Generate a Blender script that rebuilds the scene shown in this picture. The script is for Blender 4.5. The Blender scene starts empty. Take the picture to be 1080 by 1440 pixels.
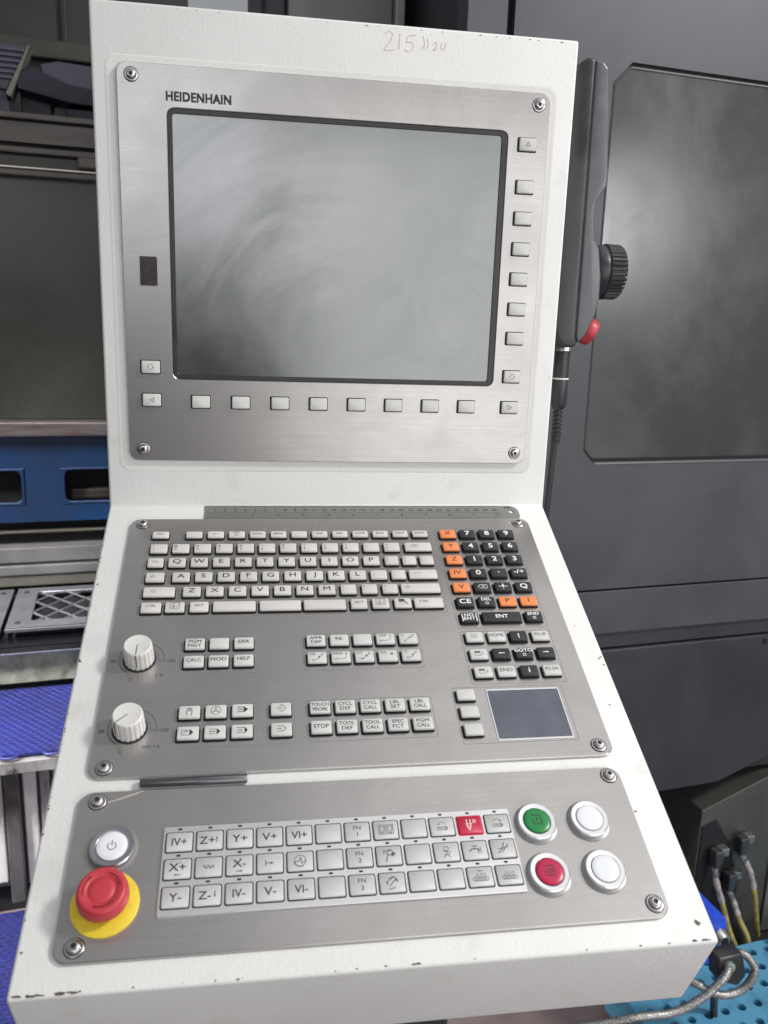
import bpy, bmesh, math, random
from mathutils import Matrix, Vector
random.seed(4)
scn = bpy.context.scene
C = scn.collection
MM = 0.001
H = 1150.0            # height of the console's fold line above the floor (mm); all z below are relative to it

# ---------------------------------------------------------------- camera
cam_d = bpy.data.cameras.new("camera")
cam = bpy.data.objects.new("camera", cam_d); C.objects.link(cam); scn.camera = cam
Rw = Matrix(((0.988804162, -0.145462470, 0.0332715804), (0.000918749152, 0.228902004, 0.973449038), (-0.149216233, -0.962519892, 0.226472897)))
CAM = Vector((-77.87, -840.02, 191.03))
cam.matrix_world = Matrix.Translation(Vector((CAM.x, CAM.y, CAM.z + H)) * MM) @ Rw.transposed().to_4x4()
cam_d.sensor_fit = 'VERTICAL'; cam_d.sensor_height = 36; cam_d.lens = 29.283
cam_d.clip_start = 0.02; cam_d.clip_end = 60
cam_d.dof.use_dof = True; cam_d.dof.focus_distance = 0.83; cam_d.dof.aperture_fstop = 11

# ---------------------------------------------------------------- world, workshop lamps and added fill lamps
w = bpy.data.worlds.new("World"); scn.world = w; w.use_nodes = True
bg = w.node_tree.nodes["Background"]
bg.inputs[0].default_value = (0.93, 0.96, 1.0, 1); bg.inputs[1].default_value = 0.31
scn.view_settings.view_transform = 'Standard'; scn.view_settings.look = 'None'
scn.view_settings.exposure = 0.0; scn.view_settings.gamma = 1.0

def area(name, loc, target, sx, sy, power, col):
    d = bpy.data.lights.new(name, 'AREA'); d.shape = 'RECTANGLE'; d.size = sx; d.size_y = sy
    d.energy = power; d.color = col
    o = bpy.data.objects.new(name, d); C.objects.link(o)
    l = Vector((loc[0], loc[1], loc[2] + H)) * MM; t = Vector((target[0], target[1], target[2] + H)) * MM
    o.matrix_world = Matrix.Translation(l) @ (t - l).to_track_quat('-Z', 'Y').to_matrix().to_4x4()
    return o
area("ceiling_lamp", (2800, -1150, 2500), (0, 0, -100), 0.5, 0.5, 108, (1, 0.98, 0.96))
area("ceiling_lamp", (1300, -350, 2400), (1150, -300, 0), 2.7, 2.4, 15, (1, 0.975, 0.97))
area("rear_panel_lamp", (1750, -3000, -20), (1650, 0, -20), 3.3, 2.3, 40, (1, 0.985, 0.975))
area("rear_panel_lamp", (-800, -3000, 1050), (-700, 0, 800), 1.5, 1.1, 8, (0.97, 0.985, 1))  # added panel, brightens the reflection at the steel plate's top left
area("shop_lamp", (3474, -3000, 830), (476, 480, 343), 0.22, 0.42, 30, (0.97, 0.98, 1))
lm_ = area("left_fill_lamp", (-800, 350, 1500), (-560, 1150, -900), 0.5, 0.3, 6, (1, 0.98, 0.95)); lm_.data.spread = math.radians(48)  # added fill, brightens the left background only
al_ = area("post_fill_lamp", (-2200, -400, 1500), (-520, 950, -900), 0.4, 0.4, 15, (1, 0.98, 0.97)); al_.data.spread = math.radians(40)  # added fill for the posts and lower front at left

# ---------------------------------------------------------------- frames
WORLD = {}
F_ID = Matrix.Identity(4)
def frame(origin, ex, ey, ez):
    m = Matrix.Identity(4)
    for i, v in enumerate((ex, ey, ez)):
        for j in range(3): m[j][i] = v[j]
    for j in range(3): m[j][3] = origin[j]
    return m
sA, cA = 0.89256747, 0.45091386
FU = frame((0, 0, H * MM), (1, 0, 0), (0, 0, 1), (0, -1, 0))                         # upright face: right, up, out
FL = frame((0, 0, H * MM), (1, 0, 0), (0, sA, cA), (0, -cA, sA))                     # sloping face: right, up the slope, out
a9 = math.radians(9)
FB = frame((0, 0, H * MM), (math.cos(a9), math.sin(a9), 0), (-math.sin(a9), math.cos(a9), 0), (0, 0, 1))  # machine: along, behind, up
FZ = Matrix.Translation((0, 0, H * MM))

# ---------------------------------------------------------------- object helpers
def link(name, me, mats=(), parent=None, M=F_ID):
    o = bpy.data.objects.new(name, me); C.objects.link(o)
    for m in mats:
        if m and m.name not in [x.name for x in me.materials if x]: me.materials.append(m)
    if parent:
        o.parent = parent; o.matrix_basis = WORLD[parent.name].inverted() @ M
    else: o.matrix_basis = M
    WORLD[o.name] = M
    return o
def thing(name, label, cat, loc=(0, 0, 0), group=None):
    o = bpy.data.objects.new(name, None); C.objects.link(o); o.empty_display_size = .05
    M = Matrix.Translation(Vector((loc[0], loc[1], loc[2] + H)) * MM)
    o.matrix_basis = M; WORLD[o.name] = M
    return tag(o, label, cat, group)
def tag(o, label, cat=None, group=None, kind=None):
    if label: o['label'] = label
    if cat: o['category'] = cat
    if group: o['group'] = group
    if kind: o['kind'] = kind
    return o
def mesh(name, bm, smooth=None):
    bmesh.ops.scale(bm, vec=(MM, MM, MM), verts=bm.verts)
    me = bpy.data.meshes.new(name); bm.to_mesh(me); bm.free()
    if smooth:
        for p in me.polygons: p.use_smooth = True
        me.set_sharp_from_angle(angle=math.radians(smooth))
    return me
def T(x=0, y=0, z=0): return Matrix.Translation((x * MM, y * MM, z * MM))

def rr(w, h, r, n=4, cx=0, cy=0):
    r = min(r, w / 2 - 1e-3, h / 2 - 1e-3); pts = []
    for q, (sx, sy) in enumerate(((1, 1), (-1, 1), (-1, -1), (1, -1))):
        for i in range(n + 1):
            a = math.pi / 2 * q + math.pi / 2 * i / n
            pts.append((cx + sx * (w / 2 - r) + r * math.cos(a), cy + sy * (h / 2 - r) + r * math.sin(a)))
    return pts
def circ(r, n=32, cx=0, cy=0): return [(cx + r * math.cos(2 * math.pi * i / n), cy + r * math.sin(2 * math.pi * i / n)) for i in range(n)]
def loft(bm, rings, cap0=True, cap1=True, mi=0):
    """rings: list of (points2d, z)"""
    R = [[bm.verts.new((p[0], p[1], z)) for p in pts] for pts, z in rings]
    n = len(R[0])
    for a, b in zip(R, R[1:]):
        for i in range(n):
            f = bm.faces.new((a[i], a[(i + 1) % n], b[(i + 1) % n], b[i])); f.material_index = mi
    if cap0: f = bm.faces.new(R[0][::-1]); f.material_index = mi
    if cap1: f = bm.faces.new(R[-1]); f.material_index = mi
    return R
def plate(bm, w, h, r, z0, z1, ch=.6, cx=0, cy=0, n=5, mi=0):
    loft(bm, [(rr(w, h, r, n, cx, cy), z0), (rr(w, h, r, n, cx, cy), z1 - ch), (rr(w - 2 * ch, h - 2 * ch, r - ch * .5, n, cx, cy), z1)], mi=mi)
def box(bm, x0, x1, y0, y1, z0, z1, bev=0, mi=0):
    v = [bm.verts.new((x, y, z)) for z in (z0, z1) for y in (y0, y1) for x in (x0, x1)]
    fs = [bm.faces.new([v[i] for i in q]) for q in ((0, 2, 3, 1), (4, 5, 7, 6), (0, 1, 5, 4), (2, 6, 7, 3), (0, 4, 6, 2), (1, 3, 7, 5))]
    for f in fs: f.material_index = mi
    if bev:
        es = list({e for f in fs for e in f.edges})
        bmesh.ops.bevel(bm, geom=es, offset=bev, segments=2, profile=.5, affect='EDGES')
def lathe(bm, prof, n=32, mi=0):
    loft(bm, [(circ(max(r, .001), n), z) for r, z in prof], mi=mi)
def prism(bm, pts, a0, a1, axis='y', bev=0, seg=3, mi=0):
    """polygon in the plane across `axis`, run from a0 to a1"""
    def P(p, a): return {'y': (p[0], a, p[1]), 'x': (a, p[0], p[1]), 'z': (p[0], p[1], a)}[axis]
    A = [bm.verts.new(P(p, a0)) for p in pts]; B = [bm.verts.new(P(p, a1)) for p in pts]
    n = len(pts); fs = [bm.faces.new(A), bm.faces.new(B[::-1])]
    for i in range(n): fs.append(bm.faces.new((A[i], B[i], B[(i + 1) % n], A[(i + 1) % n])))
    bmesh.ops.recalc_face_normals(bm, faces=fs)
    for f in fs: f.material_index = mi
    if bev:
        bmesh.ops.bevel(bm, geom=list({e for f in fs for e in f.edges}), offset=bev, segments=seg, profile=.5, affect='EDGES')
def tube(bm, pts, r, n=10, rfun=None, mi=0):
    P = [Vector(p) for p in pts]; rings = []
    up = Vector((0.13, .2, 1)).normalized()
    for i, p in enumerate(P):
        t = (P[min(i + 1, len(P) - 1)] - P[max(i - 1, 0)]).normalized()
        s = t.cross(up)
        if s.length < .05: s = t.cross(Vector((1, .1, 0)))
        s.normalize(); u = s.cross(t)
        rad = rfun(i / (len(P) - 1)) if rfun else r
        rings.append([bm.verts.new(p + s * (rad * math.cos(2 * math.pi * k / n)) + u * (rad * math.sin(2 * math.pi * k / n))) for k in range(n)])
    for a, b in zip(rings, rings[1:]):
        for k in range(n):
            f = bm.faces.new((a[k], a[(k + 1) % n], b[(k + 1) % n], b[k])); f.material_index = mi
    bm.faces.new(rings[0][::-1]).material_index = mi; bm.faces.new(rings[-1]).material_index = mi
def spline(pts, n=10):
    P = [Vector(p) for p in pts]; P = [P[0] * 2 - P[1]] + P + [P[-1] * 2 - P[-2]]; out = []
    for i in range(1, len(P) - 2):
        for k in range(n):
            t = k / n; a, b, c, d = P[i - 1], P[i], P[i + 1], P[i + 2]
            out.append(.5 * ((2 * b) + (c - a) * t + (2 * a - 5 * b + 4 * c - d) * t * t + (3 * b - a - 3 * c + d) * t ** 3))
    out.append(P[-2]); return out

# ---------------------------------------------------------------- materials
def mat(name, col, rough=.5, metal=0, spec=.5):
    m = bpy.data.materials.new(name); m.use_nodes = True
    b = m.node_tree.nodes["Principled BSDF"]
    b.inputs['Base Color'].default_value = (*col, 1); b.inputs['Roughness'].default_value = rough
    b.inputs['Metallic'].default_value = metal; b.inputs['Specular IOR Level'].default_value = spec
    m['b'] = 1
    return m
def N(m, t, **kw):
    n = m.node_tree.nodes.new(t)
    for k, v in kw.items():
        if k in n.inputs: n.inputs[k].default_value = v
        else: setattr(n, k, v)
    return n
def L(m, a, b): m.node_tree.links.new(a, b)
def coords(m, scale=(1, 1, 1), rot=(0, 0, 0)):
    tc = N(m, 'ShaderNodeTexCoord'); mp = N(m, 'ShaderNodeMapping')
    mp.inputs['Scale'].default_value = scale; mp.inputs['Rotation'].default_value = rot
    L(m, tc.outputs['Object'], mp.inputs['Vector']); return mp.outputs[0]
def noise(m, vec, scale, detail=4, rough=.55, dist=0):
    n = N(m, 'ShaderNodeTexNoise'); n.inputs['Scale'].default_value = scale; n.inputs['Detail'].default_value = detail
    n.inputs['Roughness'].default_value = rough; n.inputs['Distortion'].default_value = dist
    L(m, vec, n.inputs['Vector']); return n.outputs['Fac']
def ramp(m, fac, stops):
    r = N(m, 'ShaderNodeValToRGB'); el = r.color_ramp.elements
    while len(el) < len(stops): el.new(.5)
    for e, (p, c) in zip(el, stops):
        e.position = p; e.color = (*c, 1) if isinstance(c, tuple) else (c, c, c, 1)
    L(m, fac, r.inputs[0]); return r.outputs[0]
def mix(m, fac, a, b, mode='MIX'):
    x = N(m, 'ShaderNodeMix', data_type='RGBA', blend_type=mode)
    for i, v in ((0, fac), (6, a), (7, b)):
        if hasattr(v, 'is_linked') or hasattr(v, 'links'): L(m, v, x.inputs[i])
        else: x.inputs[i].default_value = v if i == 0 else (*v, 1)
    return x.outputs[2]
def bump(m, height, strength, dist=.0005, chain=None):
    b = N(m, 'ShaderNodeBump'); b.inputs['Strength'].default_value = strength; b.inputs['Distance'].default_value = dist
    L(m, height, b.inputs['Height'])
    if chain: L(m, chain, b.inputs['Normal'])
    return b.outputs[0]
def P(m): return m.node_tree.nodes["Principled BSDF"].inputs

def mat_paint():
    m = mat("white_hammered_paint", (.72, .74, .70), .34)
    v = coords(m)
    big = noise(m, v, 9, 5, .6); fine = noise(m, v, 380, 2, .5); med = noise(m, v, 26, 6, .7)
    c = mix(m, ramp(m, big, [(.35, 0.0), (.75, .55)]), (.765, .764, .745), (.67, .67, .645))
    c = mix(m, ramp(m, med, [(.58, 0.0), (.78, .45)]), c, (.54, .52, .45))
    L(m, c, P(m)['Base Color'])
    L(m, ramp(m, med, [(.3, .42), (.7, .60)]), P(m)['Roughness']); P(m)['Specular IOR Level'].default_value = .22
    L(m, bump(m, fine, .4, .0006), P(m)['Normal'])
    return m
def mat_steel(name, col, r0, r1, dirt=.5, axis=0):
    m = mat(name, col, r0, .82)
    s = (12, 2600, 2600) if axis == 0 else (2600, 12, 2600)
    line = noise(m, coords(m, s), 1, 3, .6)
    line2 = noise(m, coords(m, (s[0] * .4, s[1] * .25, s[2] * .25)), 1, 3, .6)
    v = coords(m); smud = noise(m, v, 11, 6, .62, .8); spot = noise(m, v, 60, 5, .7)
    dark = tuple(c * .72 for c in col)
    c = mix(m, ramp(m, line2, [(.3, 0.0), (.7, 1.0)]), tuple(x * .95 for x in col), tuple(min(1, x * 1.05) for x in col))
    cloud = noise(m, v, 4.5, 5, .6, .5); c = mix(m, ramp(m, cloud, [(.40, 0.0), (.68, dirt * .6)]), c, tuple(x * .80 for x in col))
    c = mix(m, ramp(m, smud, [(.38, 0.0), (.72, dirt)]), c, dark)
    c = mix(m, ramp(m, spot, [(.66, 0.0), (.80, dirt * .6)]), c, (.42, .39, .35))
    L(m, c, P(m)['Base Color'])
    L(m, mix(m, smud, (r0,) * 3, (r1,) * 3), P(m)['Roughness'])
    L(m, bump(m, line, .05, .0001), P(m)['Normal'])
    return m
def mat_plastic(name, col, rough=.42, dirt=.25, var=.06, dcol=None):
    m = mat(name, col, rough)
    v = coords(m); oi = N(m, 'ShaderNodeObjectInfo')
    sep = N(m, 'ShaderNodeVectorMath', operation='ADD'); L(m, v, sep.inputs[0]); L(m, oi.outputs['Location'], sep.inputs[1])
    s = noise(m, sep.outputs[0], 150, 4, .7); big = noise(m, sep.outputs[0], 12, 3, .6)
    d = dcol or tuple(c * .62 for c in col)
    c = mix(m, ramp(m, s, [(.52, 0.0), (.8, dirt)]), col, d)
    c = mix(m, ramp(m, oi.outputs['Random'], [(0, 0.0), (1, var * 2)]), c, d)
    L(m, mix(m, ramp(m, big, [(.45, 0.0), (.75, dirt)]), c, d), P(m)['Base Color'])
    L(m, bump(m, noise(m, v, 1400, 2), .08, .0002), P(m)['Normal'])
    return m
def mat_worn(name, col, col2, rough, scale, metal=0, bstr=.2, lo=.4, hi=.65, spec=.5, stretch=(1, 1, 1)):
    m = mat(name, col, rough, metal, spec)
    v = coords(m, stretch); n1 = noise(m, v, scale, 7, .62, .4); n2 = noise(m, v, scale * 9, 4, .6)
    c = mix(m, ramp(m, n1, [(lo, 0.0), (hi, 1.0)]), col, col2)
    L(m, c, P(m)['Base Color'])
    L(m, ramp(m, n1, [(.3, rough * .75), (.7, min(1, rough * 1.25))]), P(m)['Roughness'])
    L(m, bump(m, n2, bstr, .0006), P(m)['Normal'])
    return m

M_paint = mat_paint()
M_steel = mat_steel("brushed_stainless_steel", (.49, .474, .462), .22, .33, .55)
M_alu = mat_steel("bright_brushed_aluminium", (.76, .75, .76), .3, .4, .2)
M_ruler = mat_steel("matte_ruler_steel", (.30, .30, .29), .36, .46, .25)
M_key = mat_plastic("pale_grey_key_plastic", (.65, .63, .605), .38, .3, .1)
M_keyw = mat_plastic("soft_key_plastic", (.62, .62, .60), .4)
M_keyb = mat_plastic("black_key_plastic", (.022, .024, .028), .35, .3, .05, (.06, .06, .06))
M_keyo = mat_plastic("orange_key_plastic", (.88, .27, .09), .42, .3, .05, (.6, .2, .08))
M_keym = mat_plastic("membrane_key_grey", (.56, .56, .55), .45, .3, .1)
M_keyr = mat_plastic("membrane_key_red", (.55, .02, .06), .4, .2)
M_gap = mat("dark_gap_rubber_and_shade", (.012, .012, .013), .7)  # black of gaps and gaskets, also shade painted round the keys
M_ink = mat("dark_print_ink", (.03, .03, .04), .6)
M_inkg = mat("grey_print_ink", (.08, .08, .09), .6)
M_inkw = mat("white_print_ink", (.82, .82, .80), .6)
M_groove = mat("etched_line", (.22, .215, .21), .6)
M_screw = mat("polished_screw_steel", (.58, .56, .56), .26, 1)
M_bezel = mat_worn("black_bezel_plastic", (.018, .018, .02), (.035, .035, .037), .38, 20)
M_red = mat_plastic("red_stop_plastic", (.50, .040, .055), .42, .3)
M_yel = mat_plastic("yellow_disc_plastic", (.80, .62, .035), .45, .45, .05, (.38, .26, .05))
M_lensg = mat_plastic("green_lens", (.012, .23, .055), .3, .2)
M_lensr = mat_plastic("red_lens", (.50, .012, .07), .3, .2)
M_lensw = mat_plastic("white_lens", (.82, .84, .86), .25, .12)
M_ring = mat("satin_ring_metal", (.78, .78, .80), .32, .8)
M_gasket = mat("clear_gasket", (.30, .295, .29), .3, .3)
M_knob = mat_plastic("knob_plastic", (.70, .69, .66), .38, .4, 0, (.45, .43, .38))
M_blk = mat_worn("black_housing_plastic", (.025, .026, .028), (.04, .041, .043), .36, 18, bstr=.1)
M_shell = mat_worn("dark_grey_housing_plastic", (.10, .103, .115), (.13, .133, .145), .34, 18, bstr=.12)
M_cable = mat("cable_rubber", (.02, .02, .022), .45)
M_enc = mat_worn("grey_machine_enamel", (.058, .061, .071), (.072, .076, .087), .42, 5, bstr=.1, spec=.4)
M_encd = mat_worn("dark_blue_grey_enamel", (.030, .032, .038), (.042, .044, .052), .36, 4, bstr=.08)
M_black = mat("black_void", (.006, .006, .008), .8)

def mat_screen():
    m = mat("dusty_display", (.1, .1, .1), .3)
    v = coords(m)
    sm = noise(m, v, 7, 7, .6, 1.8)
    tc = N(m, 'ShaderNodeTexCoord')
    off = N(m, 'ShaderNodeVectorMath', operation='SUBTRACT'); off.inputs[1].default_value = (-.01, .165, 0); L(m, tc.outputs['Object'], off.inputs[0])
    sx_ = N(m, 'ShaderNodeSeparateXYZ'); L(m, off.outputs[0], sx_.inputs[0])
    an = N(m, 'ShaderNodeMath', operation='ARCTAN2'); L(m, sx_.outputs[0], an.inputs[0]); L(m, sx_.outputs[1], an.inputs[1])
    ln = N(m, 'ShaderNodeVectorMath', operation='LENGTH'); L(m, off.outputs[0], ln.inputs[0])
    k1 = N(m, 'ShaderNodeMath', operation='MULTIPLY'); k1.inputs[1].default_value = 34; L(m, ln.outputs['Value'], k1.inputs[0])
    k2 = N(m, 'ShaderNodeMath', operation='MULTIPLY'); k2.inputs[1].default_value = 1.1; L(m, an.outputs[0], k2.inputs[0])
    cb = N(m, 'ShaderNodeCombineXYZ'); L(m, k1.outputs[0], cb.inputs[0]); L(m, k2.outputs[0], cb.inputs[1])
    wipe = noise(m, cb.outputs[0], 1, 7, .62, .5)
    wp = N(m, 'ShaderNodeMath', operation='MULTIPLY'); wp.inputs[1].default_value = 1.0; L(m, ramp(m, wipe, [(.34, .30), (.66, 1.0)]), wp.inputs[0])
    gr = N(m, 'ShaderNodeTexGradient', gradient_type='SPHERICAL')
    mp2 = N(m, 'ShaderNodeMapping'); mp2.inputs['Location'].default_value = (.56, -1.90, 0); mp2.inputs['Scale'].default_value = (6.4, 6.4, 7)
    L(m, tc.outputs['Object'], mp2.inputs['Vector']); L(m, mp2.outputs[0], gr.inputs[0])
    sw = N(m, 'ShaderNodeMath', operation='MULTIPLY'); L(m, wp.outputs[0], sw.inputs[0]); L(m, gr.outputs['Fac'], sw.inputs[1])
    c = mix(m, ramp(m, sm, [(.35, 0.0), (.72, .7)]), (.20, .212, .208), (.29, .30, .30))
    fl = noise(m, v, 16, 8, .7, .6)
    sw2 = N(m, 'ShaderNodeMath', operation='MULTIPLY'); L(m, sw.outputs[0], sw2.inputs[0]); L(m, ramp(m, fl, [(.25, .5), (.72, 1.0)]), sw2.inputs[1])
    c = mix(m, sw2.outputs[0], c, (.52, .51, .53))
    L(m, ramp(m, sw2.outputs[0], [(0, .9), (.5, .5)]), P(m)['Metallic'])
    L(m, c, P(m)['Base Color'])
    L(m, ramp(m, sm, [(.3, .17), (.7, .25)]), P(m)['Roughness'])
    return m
M_screen = mat_screen()
M_pad = mat_worn("touchpad_plastic", (.085, .095, .12), (.12, .13, .165), .28, 30, bstr=.02)

def mat_window():
    m = mat("smeared_window", (.05, .05, .05), .3)
    v = coords(m, (1, 1, .7)); s = noise(m, v, 5.5, 10, .66, .35); s2 = noise(m, v, 2.2, 5, .6, .3)
    c = mix(m, ramp(m, s, [(.45, 0.0), (.75, 1.0)]), (.046, .047, .049), (.078, .079, .081))
    c = mix(m, ramp(m, s2, [(.45, 0.0), (.7, .6)]), c, (.036, .040, .037))
    L(m, c, P(m)['Base Color']); L(m, ramp(m, s, [(.35, .19), (.7, .30)]), P(m)['Roughness'])
    P(m)['Specular IOR Level'].default_value = .5
    return m
M_win = mat_window()

# ---------------------------------------------------------------- lettering and icons
_tc = {}
def glyphs(txt, bold=0, space=1.0):
    k = (txt, bold, space)
    if k in _tc: return _tc[k]
    cu = bpy.data.curves.new("t", 'FONT'); cu.body = txt; cu.size = 1; cu.resolution_u = 3; cu.offset = bold; cu.fill_mode = 'FRONT'
    cu.space_character = space
    o = bpy.data.objects.new("t", cu); me = o.to_mesh()
    vs = [(v.co.x, v.co.y) for v in me.vertices]; fs = [tuple(p.vertices) for p in me.polygons]
    o.to_mesh_clear(); bpy.data.objects.remove(o); bpy.data.curves.remove(cu)
    _tc[k] = (vs, fs); return _tc[k]
CAP = None
def cap():
    global CAP
    if CAP is None:
        vs, _ = glyphs("H"); CAP = max(v[1] for v in vs) - min(v[1] for v in vs)
    return CAP
class Draw:
    def __init__(s, z): s.bm = bmesh.new(); s.z = z; s.k = 0
    def _z(s): s.k += 1; return s.z + .003 * (s.k % 40)
    def text(s, t, cx, cy, h, w=None, bold=.014, al='c', space=1.0, sx=1.15):
        vs, fs = glyphs(t, 0, space); sc = h / cap()
        x0 = min(v[0] for v in vs); x1 = max(v[0] for v in vs)
        y0 = 0; y1 = cap()
        if t in "-.,;'\"^+=*": y0 = min(v[1] for v in vs); y1 = max(v[1] for v in vs)
        sx = sx if len(t) < 4 or sx != 1.15 else (.98 if len(t) < 5 else .86)
        fx = sc * sx if not w else w / (x1 - x0)
        ox = cx - fx * {'c': (x0 + x1) / 2, 'l': x0, 'r': x1}[al]; oy = cy - sc * (y0 + y1) / 2
        q = bold * h
        for dx, dy in ((-q, -q), (q, -q), (q, q), (-q, q)):      # strokes are thickened by overprinting
            z = s._z(); V = [s.bm.verts.new((ox + v[0] * fx + dx, oy + v[1] * sc + dy, z)) for v in vs]
            for f in fs: s.bm.faces.new([V[i] for i in f])
    def line(s, pts, w=.35, closed=False):
        w *= 1.15
        pts = list(pts) + ([pts[0]] if closed else [])
        for (ax, ay), (bx, by) in zip(pts, pts[1:]):
            d = Vector((bx - ax, by - ay))
            if d.length < 1e-6: continue
            d.normalize(); n = Vector((-d.y, d.x)) * w / 2; e = d * w / 2; z = s._z()
            a = Vector((ax, ay)) - e; b = Vector((bx, by)) + e
            s.bm.faces.new([s.bm.verts.new((q.x, q.y, z)) for q in (a - n, b - n, b + n, a + n)])
    def arc(s, cx, cy, r, a0=0, a1=360, w=.35, n=None):
        n = n or max(6, int(abs(a1 - a0) / 20)); z = s._z()
        A = []; 
        for i in range(n + 1):
            a = math.radians(a0 + (a1 - a0) * i / n)
            A.append((s.bm.verts.new((cx + (r - w / 2) * math.cos(a), cy + (r - w / 2) * math.sin(a), z)), s.bm.verts.new((cx + (r + w / 2) * math.cos(a), cy + (r + w / 2) * math.sin(a), z))))
        for p, q in zip(A, A[1:]): 
            f = s.bm.faces.new((p[0], p[1], q[1], q[0]))
            if f.normal.z < 0 or True:
                f.normal_update()
                if f.normal.z < 0: f.normal_flip()
    def fill(s, pts):
        z = s._z(); f = s.bm.faces.new([s.bm.verts.new((x, y, z)) for x, y in pts]); f.normal_update()
        if f.normal.z < 0: f.normal_flip()
    def arrow(s, x0, y0, x1, y1, w=.4, hd=1.5):
        d = Vector((x1 - x0, y1 - y0)); d.normalize(); n = Vector((-d.y, d.x)); t = Vector((x1, y1)); b = t - d * hd
        s.line([(x0, y0), (b.x, b.y)], w); s.fill([(t.x, t.y), (b.x + n.x * hd * .45, b.y + n.y * hd * .45), (b.x - n.x * hd * .45, b.y - n.y * hd * .45)])
    def mesh(s): return mesh("legend", s.bm)

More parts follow.
